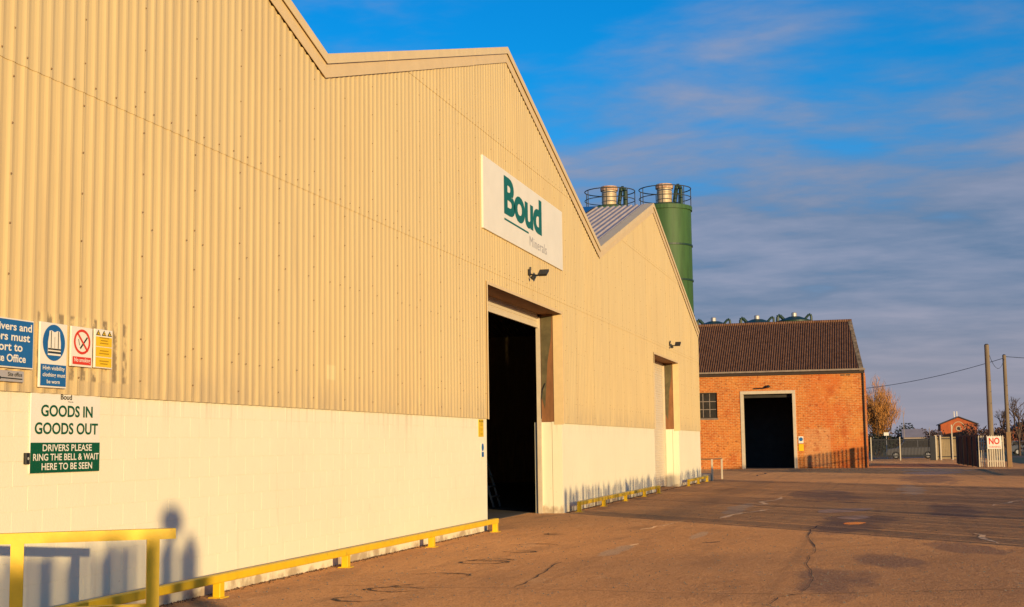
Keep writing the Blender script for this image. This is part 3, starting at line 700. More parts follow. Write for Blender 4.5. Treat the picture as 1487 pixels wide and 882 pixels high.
# bumper rails
def bumper(x0, x1, posts, label, Y=7.0):
    t = thing('bumper_rail', ((x0+x1)/2, Y, 0), label, 'rail', 'yellow bumper rails along the warehouse wall')
    MB().cbox(x0, x1, Y-.05, Y+.04, .165, .255, .008).build('rail', 'yellow', t)
    for x in posts: MB().cbox(x-.055, x+.055, Y-.045, Y+.045, 0, .167, .006).build('post', 'yellow', t); MB().cbox(x-.085, x+.085, Y-.085, Y+.085, 0, .012, .003).build('base_plate', 'yellow', t)
bumper(6.2, 24.78, [6.3, 9.95, 13.6, 17.27, 20.93, 24.7], 'long low yellow bumper rail along the wall before the open doorway')
bumper(32.1, 44.55, [32.16, 35.2, 38.4, 41.65, 44.48], 'low yellow bumper rail between the open doorway and the shutter')
bumper(51.75, 57.75, [51.83, 54.75, 57.66], 'short yellow bumper rail beyond the shutter at the building corner')
# guard rail near the viewer
e1 = (9.12, 5.05); dr = Vector((8.45-9.12, 6.06-5.05)).normalized(); ln = 2.2
t = thing('guard_rail', (e1[0], e1[1], 0), 'tall yellow guard rail standing out from the white wall', 'rail')
nn = Vector((-dr.y, dr.x))
def obox(mb, c, d, a0, a1, hw, z0, z1):
    n_ = Vector((-d.y, d.x)); P = [Vector(c)+d*a0+n_*hw, Vector(c)+d*a0-n_*hw, Vector(c)+d*a1-n_*hw, Vector(c)+d*a1+n_*hw]
    return mb.prism([(q.x, q.y) for q in P], 2, z0, z1)
obox(MB(), e1, dr, 0, ln, .045, .955, 1.03).build('top_rail', 'yellow', t)
for a in (.16, 1.10, 2.02): obox(MB(), e1, dr, a-.045, a+.045, .044, 0, .956).build('post', 'yellow', t)
obox(MB(), e1, dr, .205, ln-.2, .03, .42, .49).build('mid_rail', 'yellow', t)

# things just inside the open door
t = thing('step_ladder', (34.6, 9.9, 0), 'pale step ladder standing inside the dark open doorway', 'ladder')
for sx in (0, .62): MB().tube((34.3+sx, 9.75, .012), (34.3+sx, 10.2, 1.5), .03, .03, 6).build('stile', 'steel', t); MB().tube((34.3+sx, 10.65, .012), (34.3+sx, 10.2, 1.5), .025, .025, 6).build('back_leg', 'steel', t)
for q in range(5): MB().box(34.3, 34.92, 9.75+.09*q, 9.87+.09*q, .28+.26*q, .31+.26*q).build('tread', 'steel', t)
t = thing('pallet_stack', (39, 13.5, 0), 'stacked timber pallets deep inside the open doorway', 'pallets')
for q in range(3):
    MB().box(38, 42, 13, 14.2, .02+q*.16, .04+q*.16).build('deck', 'wood', t); MB().box(38, 42, 13, 13.1, .04+q*.16, .16+q*.16).build('bearer', 'wood', t)

# ================================================================== BRICK BUILDING
BX, BY0, BY1, BE, BRX, BRZ = 86.0, .57, 17.0, 5.98, 91.0, 9.5
bb = thing('brick_building', (BX, 8, 0), 'orange brick building with corrugated roof and dark open doorway', 'building')
dy0, dy1, dz = 4.80, 8.22, 4.86; wy0, wy1, wz0, wz1 = 9.67, 11.05, 3.2, 4.82
wl = MB(); T = .3
for (a, b_, z0, z1) in ((BY0, dy0, 0, BE), (dy0, dy1, dz, BE), (dy1, wy0, 0, BE), (wy0, wy1, 0, wz0), (wy0, wy1, wz1, BE), (wy1, BY1, 0, BE)): wl.box(BX, BX+T, a, b_, z0, z1)
wl.build('front_wall', 'brick', bb)
ew = MB(); ew.prism([(BX+T, 0), (96, 0), (96, BE), (BX+T, BE)], 1, BY0, BY0+.3); ew.box(95.7, 96, BY0+.3, BY1, 0, BE); ew.prism([(BX+T, 0), (95.7, 0), (95.7, BE), (BRX, BRZ-.1), (BX+T, BE)], 1, BY1-.3, BY1); ew.build('outer_wall', 'brick', bb)
MB().box(BX+T, 95.7, BY0+.3, BY1-.3, .0, .012).build('floor_slab', 'intfloor', bb)
MB().box(90, 90.05, BY0+.3, BY1-.3, 0, 5.9).build('inner_partition', 'darkin', bb)
fr = [((dy0, dy0+.2), (0, dz-.2)), ((dy1-.2, dy1), (0, dz-.2)), ((dy0, dy1), (dz-.2, dz))]
for (a, b_) in fr: MB().cbox(BX-.04, BX+.32, a[0], a[1], b_[0], b_[1], .01).build('door_frame', 'frame', bb)
MB().box(BX+.36, BX+.4, dy0+.2, dy1-.2, dz-.42, dz-.2).build('shutter_roll', 'darkin', bb)
# window
wn = MB(); 
for (a, b_, c, d_) in ((wy0, wy0+.06, wz0, wz1), (wy1-.06, wy1, wz0, wz1), (wy0, wy1, wz0, wz0+.06), (wy0, wy1, wz1-.06, wz1)): wn.box(BX+.06, BX+.14, a, b_, c, d_)
wo_ = wn.build('window', 'darktrim', bb)
for i in range(3):
    for j in range(3):
        a = wy0+.06+(wy1-wy0-.12)*i/3; c = wz0+.06+(wz1-wz0-.12)*j/3
        MB().box(BX+.10, BX+.108, a+.02, a+(wy1-wy0-.12)/3-.02, c+.02, c+(wz1-wz0-.12)/3-.02).build('pane', 'glass', wo_)
br = MB()
for i in (1, 2):
    a = wy0+.06+(wy1-wy0-.12)*i/3; br.box(BX+.085, BX+.125, a-.02, a+.02, wz0+.06, wz1-.06); c = wz0+.06+(wz1-wz0-.12)*i/3; br.box(BX+.087, BX+.123, wy0+.06, wy1-.06, c-.02, c+.02)
br.build('glazing_bars', 'gutter', wo_)
MB().box(BX-.05, BX+.1, wy0-.05, wy1+.05, wz0-.09, wz0-.002).build('sill', 'concrete', wo_)
# corrugated roof, both slopes; the verge leans in as the photo shows
def verge(t): return BY0+.05+.66*t
ex0 = BX-.16; ez0 = BE+.10
def corr_roof(xa, za, xb, zb):
    rows = 8; vs = []; cols = int((BY1-BY0)/.0365)
    for c in range(cols+1):
        for r in range(rows+1):
            t = r/rows; y0 = verge(t)+.22; y = BY1-(BY1-y0)*0-(c/cols)*(BY1-BY0) ; y = max(y, y0)
            h = .042*math.cos(2*math.pi*(BY1-(c/cols)*(BY1-BY0))/.146) if y > y0+1e-6 else 0
            ov = .012*(1 if (r % 2 == 0) else 0)
            vs.append((xa+(xb-xa)*t, y, za+(zb-za)*t+h+.02))
    R1 = rows+1
    return MB().add(vs, [(c*R1+r, c*R1+r+1, (c+1)*R1+r+1, (c+1)*R1+r) for c in range(cols) for r in range(rows)])
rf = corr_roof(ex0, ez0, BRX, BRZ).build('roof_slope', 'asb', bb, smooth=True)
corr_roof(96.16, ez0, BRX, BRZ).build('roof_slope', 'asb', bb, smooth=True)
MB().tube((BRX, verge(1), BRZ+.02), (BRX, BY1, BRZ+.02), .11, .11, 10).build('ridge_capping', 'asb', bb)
vg = MB(); n = 9
for i in range(n):
    t0, t1 = i/n, (i+1)/n; j = random.uniform(-.02, .02)
    q = lambda t, dy, dz_: (ex0+(BRX-ex0)*t, verge(t)+dy, ez0+(BRZ-ez0)*t+dz_)
    vs = [q(t0, 0, -.12), q(t0, .25+j, -.12), q(t0, .25+j, .05), q(t0, 0, .06+j), q(t1, 0, -.12), q(t1, .25+j, -.12), q(t1, .25+j, .05), q(t1, 0, .06+j)]
    MB().add(vs, [(0, 1, 2, 3), (7, 6, 5, 4), (0, 4, 5, 1), (1, 5, 6, 2), (2, 6, 7, 3), (3, 7, 4, 0)]).build('verge_slab', 'verge', bb)
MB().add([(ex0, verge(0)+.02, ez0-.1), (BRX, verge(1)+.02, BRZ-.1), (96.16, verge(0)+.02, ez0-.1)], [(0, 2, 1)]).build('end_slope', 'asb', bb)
gt = MB(); gt.prism([(BX-.30, BE+.02), (BX-.18, BE+.02), (BX-.16, BE+.12), (BX-.18, BE+.12), (BX-.20, BE+.05), (BX-.28, BE+.05), (BX-.30, BE+.12), (BX-.32, BE+.12)], 1, BY0-.05, BY1); gt.build('gutter', 'gutter', bb)
MB().box(BX-.12, BX-.002, BY0+.0, BY1, BE-.16, BE+.10).build('fascia', 'darktrim', bb)
MB().tube((BX-.07, BY0+.09, .02), (BX-.07, BY0+.09, BE), .04, .04, 8).build('downpipe', 'darktrim', bb)
for y in (1.42, 1.75): MB().box(BX-.012, BX+.002, y, y+.27, BE-.29, BE-.22).build('vent_brick', 'darktrim', bb)
t = thing('wall_lamp', (BX, 6.9, 5.05), 'dark lamp fitting with conduit over the brick doorway', 'lamp')
MB().path([(BX-.04, 7.35, 5.0), (BX-.04, 6.7, 5.03), (BX-.08, 6.45, 5.1)], .045, 6).build('conduit', 'black', t)
MB().lathe((BX-.16, 6.45, 5.06), [(0, .16), (.1, .12), (.16, .0), (.0, .0)], 10).build('shade', 'black', t)
# door notices
cross = lambda X: (lambda u, v: (X, -u, v))
t = thing('safety_sign', (BX-.01, 4.55, 1.55), 'small white notice with blue disc beside the brick doorway', 'sign')
MB().box(BX-.03, BX-.001, 4.40, 4.70, 1.55, 1.98).build('panel', 'signwhite', t); disc(MB(), cross(BX-.034), -4.55, 1.8, .12, .12).build('disc', 'signblue', t)
t = thing('warning_sign', (BX-.01, 4.55, 1.05), 'small yellow notice on brick wall below the white one', 'sign')
MB().box(BX-.03, BX-.001, 4.40, 4.70, 1.08, 1.5).build('panel', 'signyellow', t)
# hoop rail and block at the warehouse corner
t = thing('hoop_rail', (61, 6.9, 0), 'rusty cream hoop rail beside the warehouse corner', 'rail')
MB().cbox(59.0, 59.08, 6.9, 6.98, 0, .93, .008).build('post', 'creamsteel', t); MB().cbox(61.9, 61.98, 6.8, 6.88, 0, .93, .008).build('post', 'creamsteel', t)
MB().tube((59.02, 6.94, .93), (61.96, 6.84, .93), .03, .03, 8).build('top_rail', 'post', t); MB().tube((59.04, 6.94, .93), (59.04, 7.9, .93), .03, .03, 8).build('top_rail', 'post', t)
t = thing('concrete_block', (58.6, 7.25, 0), 'weathered concrete block at the foot of the warehouse corner', 'block')
MB().cbox(58.1, 59.3, 6.99, 7.5, 0, .32, .03).build('body', 'concrete', t)

# ================================================================== SILOS
def tall_silo(x, y, r, h, label):
    t = thing('silo', (x, y, 0), label, 'silo', 'tall green silos behind the warehouse')
    MB().lathe((x, y, 0), [(.5, .9), (r, 2.9), (r, h)], 48).build('body', 'silo', t, smooth=True)
    for q in range(1, 7):
        z = h-.25-2.05*q
        if z > 3: MB().lathe((x, y, z), [(r, -.05), (r+.05, -.05), (r+.05, .05), (r, .05)], 48).build('band', 'silodark', t, smooth=False)
    MB().lathe((x, y, h), [(r+.0, -.22), (r+.07, -.22), (r+.07, .02), (.5, .32), (0, .32)], 48).build('roof', 'silo', t)
    for q in range(6):
        a = 2*math.pi*q/6; MB().tube((x+r*.9*math.cos(a), y+r*.9*math.sin(a), 0), (x+r*.93*math.cos(a), y+r*.93*math.sin(a), 3), .09, .09, 8).build('leg', 'silodark', t)
    gr = MB(); gr.ring((x, y, h+1.12), r+.02, .03); gr.ring((x, y, h+.58), r+.02, .025)
    for q in range(7):
        a = 2*math.pi*q/7+.5; gr.tube((x+(r+.02)*math.cos(a), y+(r+.02)*math.sin(a), h), (x+(r+.02)*math.cos(a), y+(r+.02)*math.sin(a), h+1.12), .025, .025, 6)
    gr.build('guardrail', 'ironrail', t)
    fl = MB().lathe((x-.2, y, h+.1), [(.44, 0), (.44, .35), (.46, .36), (.44, .37), (.44, .78), (.46, .79), (.44, .80), (.44, 1.05)], 24).build('filter', 'filter', t, smooth=True)
    MB().lathe((x-.2, y, h+1.13), [(.0, .0), (.52, .0), (.52, .2), (.48, .22), (.48, .26), (0, .30)], 14).build('cap', 'rustcap', fl)
    pa = MB(); pa.path([(x-.3, y-.98, h-.1), (x-.3, y-.98, h+1.05), (x-.3, y-.9, h+1.25), (x-.3, y-.75, h+1.25), (x-.3, y-.6, h+.3)], .12, 10); pa.build('fill_pipe', 'silodark', t)
SX = 78.
yr, zr_ = onx(966, 303, SX); yl, zl_ = onx(886, 306, SX)
tall_silo(SX, yr, 1.5, zr_, 'tall green silo with steel filter and guardrail, right beside the gable edge')
tall_silo(SX, yl, 1.47, zl_, 'tall green silo whose guardrail shows over the corrugated gable roof')
def short_silo(x, y, r, h, label):
    t = thing('silo', (x, y, 0), label, 'silo', 'short green silos behind the brick building')
    MB().lathe((x, y, 0), [(.4, .7), (r, 2.2), (r, h), (r+.05, h), (r+.05, h+.12)], 40).build('body', 'silo', t, smooth=True)
    MB().lathe((x, y, h), [(r+.06, .06), (r+.06, .14), (.4, .46), (0, .46)], 40).build('roof', 'silodark', t)
    for q in range(4):
        a = math.pi/4+math.pi/2*q; MB().tube((x+r*.85*math.cos(a), y+r*.85*math.sin(a), 0), (x+r*.9*math.cos(a), y+r*.9*math.sin(a), 2.4), .08, .08, 8).build('leg', 'silodark', t)
    MB().lathe((x-.1, y+.02, h+.42), [(.2, 0), (.2, .28), (.16, .34), (0, .36)], 14).build('vent', 'steel', t)
    for sd in (-1, 1):
        a = MB(); a.path([(x-.2, y+sd*(r+.02), h-.3), (x-.2, y+sd*(r-.02), h+.46), (x-.2, y+sd*(r-.07), h+.57), (x-.2, y+sd*(r-.17), h+.57), (x-.2, y+sd*(r-.46), h+.26)], .12 if sd > 0 else .085, 8)
        a.build('fill_pipe', 'silodark', t)
for (pc, py, lab) in ((1037, 474, 'short green silo top behind the brick roof, next to the warehouse gable'), (1100, 471, 'short green silo top behind the brick roof, between two others'), (1154, 467, 'short green silo top behind the brick roof, farthest from the warehouse')):
    y, z = onx(pc, py, 99); short_silo(99, y, 1.2, z-.12, lab)

# ================================================================== GATES, FENCES, POLES AT THE FAR END
pale_prof = [(-.035, 0), (-.02, -.02), (0, -.008), (.02, -.02), (.035, 0), (0, .008)]
def pale_mesh(h, m):
    n = len(pale_prof); vs = [(0+q[1], q[0], 0) for q in pale_prof]+[(q[1], q[0], h-.1) for q in pale_prof]+[(0, 0, h)]
    fs = [(i, (i+1) % n, n+(i+1) % n, n+i) for i in range(n)]+[(n+i, n+(i+1) % n, 2*n) for i in range(n)]
    me = bpy.data.meshes.new('pale'); me.from_pydata(vs, [], fs); me.materials.append(M[m]); return me
def palisade(name, a, b_, h, m, label, pitch=.15, posts=True, cat='fence', pw=1.):
    t = thing(name, (a[0], a[1], 0), label, cat); d = Vector((b_[0]-a[0], b_[1]-a[1])); ln = d.length; d.normalize(); ang = math.atan2(d.y, d.x)-math.pi/2
    me = pale_mesh(h, m); n = int(ln/pitch)
    for i in range(n+1):
        o = bpy.data.objects.new('pale', me); C.objects.link(o); o.parent = t; o.location = (d.x*i*pitch, d.y*i*pitch, .04+random.uniform(-.01, .01)); o.rotation_euler = (random.uniform(-.01, .01), 0, ang); o.scale = (1, pw, 1)
    n_ = Vector((-d.y, d.x))
    for z in (.35, h-.35): obox(MB(), a, d, 0, ln, .012, z, z+.05).build('rail', m, t)
    if posts:
        for i in range(int(ln/2.75)+1): obox(MB(), (a[0]+n_.x*.06, a[1]+n_.y*.06), d, i*2.75-.04, i*2.75+.04, .04, 0, h-.1).build('post', m, t)
    return t
# leaf with the notice
gx = 83.6
t = palisade('gate_leaf', (gx, -6.22), (gx, -7.10), 1.85, 'creamsteel', 'short cream palisade gate leaf carrying the NO TURNING notice', .125, False, 'gate', 1.05)
t2 = thing('notice_board', (gx-.05, -6.65, 1.05), 'white notice with red NO fixed to the cream gate leaf', 'sign')
ya, za = onx(1433, 634, gx-.05); yb, zb_ = onx(1455, 652, gx-.05)
MB().box(gx-.06, gx-.04, yb, ya, zb_, za).build('panel', 'signwhite', t2)
wN = ya-yb
fit_text(MB(), 'NO', -ya+wN*.12, -ya+wN*.86, zb_+(za-zb_)*.36, zb_+(za-zb_)*.90, cross(gx-.064), bold=.03).build('lettering', 'signred', t2)
fit_text(MB(), 'TURNING', -ya+wN*.08, -ya+wN*.92, zb_+(za-zb_)*.08, zb_+(za-zb_)*.24, cross(gx-.064)).build('lettering', 'signred', t2)
t = thing('gate_post', (gx+.1, -7.4, 0), 'stout brown timber gate post beside the cream gate leaf', 'post')
MB().cbox(gx, gx+.26, -7.54, -7.28, 0, 2.05, .02).build('post', 'post', t); MB().cbox(gx+.02, gx+.22, -7.28, -7.24, .5, .7, .01).build('hinge', 'darksteel', t); MB().cbox(gx+.02, gx+.22, -7.28, -7.24, 1.4, 1.6, .01).build('hinge', 'darksteel', t)
palisade('palisade_fence', (84.3, -5.75), (97.2, -5.22), 1.9, 'darksteel', 'dark palisade fence running back from the cream gate leaf', .125, True, 'fence', 1.35)
palisade('palisade_fence', (84.0, -5.78), (84.05, -6.14), 1.85, 'creamsteel', 'narrow cream palisade return beside the notice', .14, False)
# far gate and fence
GX = 117.
t = thing('sliding_gate', (GX, -2, 0), 'long dark barred gate closing the far entrance', 'gate')
y0g, y1g = onx(1265, 650, GX)[0], onx(1356, 650, GX)[0]
for z in (.32, 1.68): MB().cbox(GX-.04, GX+.04, y1g, y0g, z, z+.11, .01).build('rail', 'darksteel', t)
n = 44
me = MB().box(-.012, .012, -.028, .028, .4, 1.70).build('bar', 'darksteel', t, True); bmd = me.data; bpy.data.objects.remove(me)
for i in range(n): inst(bmd, 'bar', t, (GX, y1g+(y0g-y1g)*(i+.5)/n, 0))
for px in (1265, 1307): y = onx(px, 650, GX)[0]; MB().cbox(GX-.09, GX-.03, y-.045, y+.045, 0, 1.95, .01).build('post', 'creamsteel', t)
y = onx(1354, 650, GX)[0]; MB().cbox(GX-.15, GX+.15, y-.25, y+.2, 0, 2.0, .02).build('lock_post', 'darksteel', t)
t = thing('panel_fence', (GX, -5.5, 0), 'tan boarded fence with cream posts beside the far gate', 'fence')
for px, w_ in ((1359, .09), (1366, .06), (1383, .05)): y = onx(px, 650, GX)[0]; MB().cbox(GX-.1, GX, y-w_, y+w_, 0, 2.05 if px < 1380 else 2.9, .01).build('post', 'creamsteel', t)
ya, yb = onx(1361, 650, GX)[0], onx(1394, 650, GX)[0]
for q in range(14):
    a = yb+(ya-yb)*q/14; MB().box(GX+.02+.01*(q % 2), GX+.05+.01*(q % 2), a+.005, a+(ya-yb)/14-.005, .1, 1.9).build('board', 'tan', t)
for z in (.25, 1.72): MB().box(GX-.03, GX+.02, yb, ya, z, z+.07).build('rail', 'darksteel', t)
# utility poles and wires
def pole(x, pxt, pyt, r, label):
    y, z = onx(pxt, pyt, x); t = thing('utility_pole', (x, y, 0), label, 'pole', 'timber utility poles by the gate')
    MB().tube((x, y, 0), (x, y, z), r*1.15, r*.9, 12).build('shaft', 'wood', t, smooth=True)
    for q in range(5): MB().tube((x-.22, y+(.13 if q % 2 else -.13), z-2.2-q*.35), (x-.02, y+(.13 if q % 2 else -.13), z-2.2-q*.35), .012, .012, 5).build('step_iron', 'darksteel', t)
    MB().box(x-.12, x-.02, y-.3, y+.3, z-.55, z-.47).build('crossarm', 'darksteel', t) if False else None
    MB().tube((x, y, z), (x, y, z+.06), r*.9, r*.5, 12).build('cap', 'darksteel', t); return y, z
pa_y, pa_z = pole(88., 1432.5, 501, .155, 'thick timber utility pole standing behind the cream gate leaf')
pb_y, pb_z = pole(104., 1458, 516, .14, 'thinner timber utility pole behind the brown gate post')
def wire(a, b_, sag, label, r=.02):
    mb = MB(); P = []
    for i in range(17):
        t = i/16; q = Vector(a)*(1-t)+Vector(b_)*t; q.z -= sag*4*t*(1-t); P.append(q)
    mb.path(P, r, 4); mb.build('overhead_wire', 'black', label=label, cat='wire')
y_, z_ = onx(1255, 565, 120)
wire((104, pb_y, pb_z-.2), (120, y_+1.2, z_-.05), .35, 'overhead wire sagging from the thinner pole to beyond the brick building')
wire((88, pa_y, pa_z-.15), (104, pb_y, pb_z-.25), 1.0, 'slack overhead wire hanging between the two timber poles', .015)
wire((104, pb_y, pb_z-.1), (150, pb_y-22, pb_z+2.5), .5, 'overhead wire running from the thinner pole towards the road', .02)

# ================================================================== VEHICLES BEHIND THE GATE
def car(loc, rz, paint, label, h=1.7, ln=4.3):
    t = thing('parked_car', loc, label, 'car', None, rz); t['origin'] = [0., 0., 0.]; Wd = .86
    def part(mb, n, m, par=t): return mb.build(n, m, par, True)
    low = [(-ln/2, .35), (ln/2, .35), (ln/2+.03, .6), (ln/2-.05, .88), (ln/2-.95, 1.0), (-ln/2+.1, 1.02), (-ln/2-.02, .9), (-ln/2-.04, .6)]
    b = part(MB().prism(low, 1, -Wd, Wd), 'body', paint); md = b.modifiers.new('b', 'BEVEL'); md.width = .05; md.segments = 2
    top = [(-ln/2+.12, 1.0), (ln/2-.98, 1.0), (ln/2-1.65, h-.03), (ln/2-1.9, h), (-ln/2+.4, h), (-ln/2+.25, h-.06)]
    b = part(MB().prism(top, 1, -Wd+.1, Wd-.1), 'cabin', paint); md = b.modifiers.new('b', 'BEVEL'); md.width = .06; md.segments = 2
    for sd in (-1, 1):
        y = sd*(Wd-.1); e = .012
        for (a, c, dd) in ((-ln/2+.38, -.55, .1), (-.45, ln/2-1.25, .38)):
            part(MB().prism([(a, 1.06), (c, 1.06), (c-(dd if dd > .2 else 0), h-.1), (a+(.1 if dd < .2 else 0), h-.1)], 1, min(y, y+sd*e), max(y, y+sd*e)), 'window', 'glass')
        for x in (-ln/2+.85, ln/2-.8):
            wv = MB().tube((x, sd*(Wd-.2), .34), (x, sd*(Wd+.015), .34), .34, .34, 20); o = part(wv, 'wheel', 'tyre'); part(MB().tube((x, sd*(Wd+.01), .34), (x, sd*(Wd+.028), .34), .21, .19, 14), 'rim', 'steel', o)
        part(MB().box(ln/2-.12, ln/2+.035, sd*.55-.18, sd*.55+.18, .68, .84), 'headlight', 'lens'); part(MB().box(-ln/2-.06, -ln/2+.05, sd*.68-.12, sd*.68+.12, .7, .95), 'tail_light', 'signred')
    return t
car((127, -3.0, 0), math.pi/2, 'car_silver', 'silver estate car parked behind the dark barred gate', 1.75, 4.4)
car((150, -15.3, 0), -math.pi/2, 'car_blue', 'blue grey car parked beyond the brown gate post', 1.5, 4.2)

# ================================================================== FAR BACKGROUND
def obj_house(name, x, y0, y1, eave, ridge, depth, wallm, roofm, label):
    t = thing(name, (x, (y0+y1)/2, 0), label, 'house'); ym = (y0+y1)/2
    MB().prism([(y0, 0), (y1, 0), (y1, eave), (ym, ridge), (y0, eave)], 0, x, x+depth).build('wall', wallm, t)
    e = .35; rs = (ridge-eave)/(ym-y0)
    for (a, b_) in ((y0-e, ym), (y1+e, ym)):
        za = eave-rs*e
        MB().add([(x-.3, a, za+.06), (x+depth+.3, a, za+.06), (x+depth+.3, b_, ridge+.06), (x-.3, b_, ridge+.06), (x-.3, a, za+.28), (x+depth+.3, a, za+.28), (x+depth+.3, b_, ridge+.28), (x-.3, b_, ridge+.28)],
                 [(0, 1, 2, 3), (7, 6, 5, 4), (0, 4, 5, 1), (1, 5, 6, 2), (2, 6, 7, 3), (3, 7, 4, 0)]).build('roof', roofm, t)
    return t
HX = 320
ya, yb = onx(1366, 620, HX)[0], onx(1419, 620, HX)[0]
ev = onx(1366, 617, HX)[1]; rd = onx(1391, 604.5, HX)[1]
t = obj_house('gabled_house', HX, yb, ya, ev, rd-.3, 14, 'housebrick', 'slate', 'red brick gabled house with round window beyond the gate')
cyh, czh = onx(1392, 622.5, HX)
mb = MB(); annulus(mb, cross(HX-.06), -cyh, czh, .62, .62, .6, 24); mb.build('window_surround', 'stone', t)
disc(MB(), cross(HX-.04), -cyh, czh, .42, .42, 24).build('round_window', 'glass', t)
mb = MB(); vs = []
for i in range(19):
    a = math.pi*i/18; vs += [(HX-.05, cyh+1.25*math.cos(a), czh-.2+1.6*math.sin(a)), (HX-.05, cyh+1.45*math.cos(a), czh-.2+1.8*math.sin(a))]
mb.add(vs, [(2*i, 2*i+1, 2*i+3, 2*i+2) for i in range(18)]); mb.build('arch_band', 'stone', t)
for px in (1373, 1381, 1402):
    y, z = onx(px, 632, HX); MB().box(HX-.06, HX-.02, y-.5, y+.5, .8, 2.6).build('window', 'glass', t)
for px in (1385.5, 1389.5): y, z = onx(px, 603, HX); MB().tube((HX+.3, y, rd-1.2), (HX+.3, y, rd+1.1), .12, .1, 6).build('vent_pipe', 'signwhite', t)
t = obj_house('gabled_house', 300, -31.5, -27.2, 3.3, 5.0, 9, 'housebrick', 'slate', 'small red house far beyond the brown gate post')
for (xx, px0, px1, py, lab) in ((230, 1312, 1345, 631, 'long low shed with pale roof beyond the barred gate'), (260, 1336, 1368, 634, 'low pale shed behind the red gabled house')):
    ya, z = onx(px0, py, xx); yb = onx(px1, py, xx)[0]
    t = thing('low_shed', (xx, (ya+yb)/2, 0), lab, 'shed')
    MB().box(xx, xx+10, yb, ya, 0, z-.5).build('wall', 'paleroof', t); MB().prism([(xx-.3, z-.5), (xx+10.3, z-.5), (xx+5, z+.9)], 1, yb-.2, ya+.2).build('roof', 'paleroof', t)
# golden bare tree
def tube_path(mb, P, r0, r1, n=5):
    for i in range(len(P)-1):
        a = r0+(r1-r0)*i/(len(P)-1); b_ = r0+(r1-r0)*(i+1)/(len(P)-1); mb.tube(P[i], P[i+1], a, b_, n, False)
def golden_tree(x, y, h, wd, label, seed):
    rg = random.Random(seed); t = thing('golden_tree', (x, y, 0), label, 'tree')
    tr = MB(); P = [Vector((x, y, 0)), Vector((x+.1, y+.1, h*.2)), Vector((x, y+.15, h*.45)), Vector((x, y+.25, h*.7))]
    tube_path(tr, P, .26, .09, 8)
    cr = MB()
    for i in range(70):
        z0 = h*rg.uniform(.08, .5); a = rg.uniform(0, 6.28); sp_ = wd*rg.uniform(.25, 1.); top = min(h*rg.uniform(.5, .98), h*(1.02-.55*abs(math.cos(a))*sp_/wd*rg.uniform(.6, 1.3)))
        b0 = Vector((x, y+.1, z0)); b3 = Vector((x+sp_*math.sin(a), y+.25+sp_*math.cos(a)*.9, max(top, z0+1)))
        b1 = b0+(b3-b0)*.3+Vector((0, 0, .2)); b1.x += .25*sp_*math.sin(a); b1.y += .25*sp_*math.cos(a)
        b2 = b0+(b3-b0)*.65; tube_path(tr, [b0, b1, b2, b3], .06, .015, 5)
        for q in range(75):
            u = rg.uniform(.15, 1); c = b0+(b3-b0)*u+Vector((rg.gauss(0, .22), rg.gauss(0, .22), rg.gauss(0, .2))); ln = rg.uniform(.4, 1.1)
            aa = rg.uniform(0, 6.28); e = c+Vector((math.cos(aa)*ln*.35, math.sin(aa)*ln*.35, ln*rg.uniform(.5, 1)))
            wv = Vector((rg.uniform(-1, 1), rg.uniform(-1, 1), 0)).normalized()*.022
            cr.add([c-wv, c+wv, e, c+Vector((wv.y, -wv.x, 0))], [(0, 1, 2), (1, 3, 2), (3, 0, 2)])
    tr.build('trunk', 'bark', t); cr.build('crown', 'twig', t)
golden_tree(150, -.35, 8.6, 3.0, 'golden bare poplar like tree beyond the barred gate', 5)
def bush(x, y, h, rx, ry, m, label, seed, n=900, name='bush', cat='bush', group=None):
    rg = random.Random(seed); t = thing(name, (x, y, 0), label, cat, group); cr = MB(); tr = MB()
    for i in range(9):
        a = rg.uniform(0, 6.28); tr.tube((x, y, 0), (x+rx*.6*math.cos(a), y+ry*.6*math.sin(a), h*rg.uniform(.5, .85)), .05, .015, 4, False)
    lobes = [(rg.uniform(-.6, .6)*rx, rg.uniform(-.6, .6)*ry, rg.uniform(.35, .8)*h, rg.uniform(.35, .55)) for _ in range(7)]
    for i in range(n):
        lx, ly, lz, lr = rg.choice(lobes); d = Vector((rg.gauss(0, 1), rg.gauss(0, 1), rg.gauss(0, 1))).normalized()*(rg.random()**.4)
        c = Vector((x+lx+d.x*lr*rx, y+ly+d.y*lr*ry, min(h, max(.05, lz+d.z*lr*h*.75)))); s_ = rg.uniform(.06, .16)*max(1, h/3)
        u = Vector((rg.uniform(-1, 1), rg.uniform(-1, 1), rg.uniform(-1, 1))).normalized(); v = u.orthogonal().normalized()
        cr.add([c-u*s_, c+v*s_*.6, c+u*s_, c-v*s_*.6], [(0, 1, 2, 3)])
    tr.build('stems', 'bark', t); cr.build('crown', m, t)
BG = 'winter bushes along the far boundary'
for i, (x, px, h, rx, ry, m, lab) in enumerate((
    (140, 1272, 2.5, 1.5, 1.8, 'evergreen', 'dark evergreen bush behind the gate at the foot of the golden tree'),
    (142, 1291, 2.3, 1.5, 1.3, 'evergreen', 'dark evergreen bush beside the silver estate car'),
    (240, 1320, 4.6, 3, 2.6, 'evergreen', 'round dark tree crown above the low pale shed'),
    (200, 1352, 3.2, 3, 2.2, 'hedge', 'brown winter bush between the shed and the gabled house'),
    (160, 1425, 3.4, 2, 2.4, 'hedge', 'brown winter bush right of the gabled house'),
    (140, 1448, 3.1, 2, 1.8, 'hedge', 'brown winter bush between the two timber poles'),
    (150, 1476, 3.6, 2, 2.0, 'hedge', 'brown winter bush behind the blue grey car'),
    (170, 1500, 4.0, 2, 3.0, 'hedge', 'brown winter bush at the road beyond the gate post'))):
    bush(x, onx(px, 640, x)[0], h, rx, ry, m, lab, 20+i, 900, group=BG)
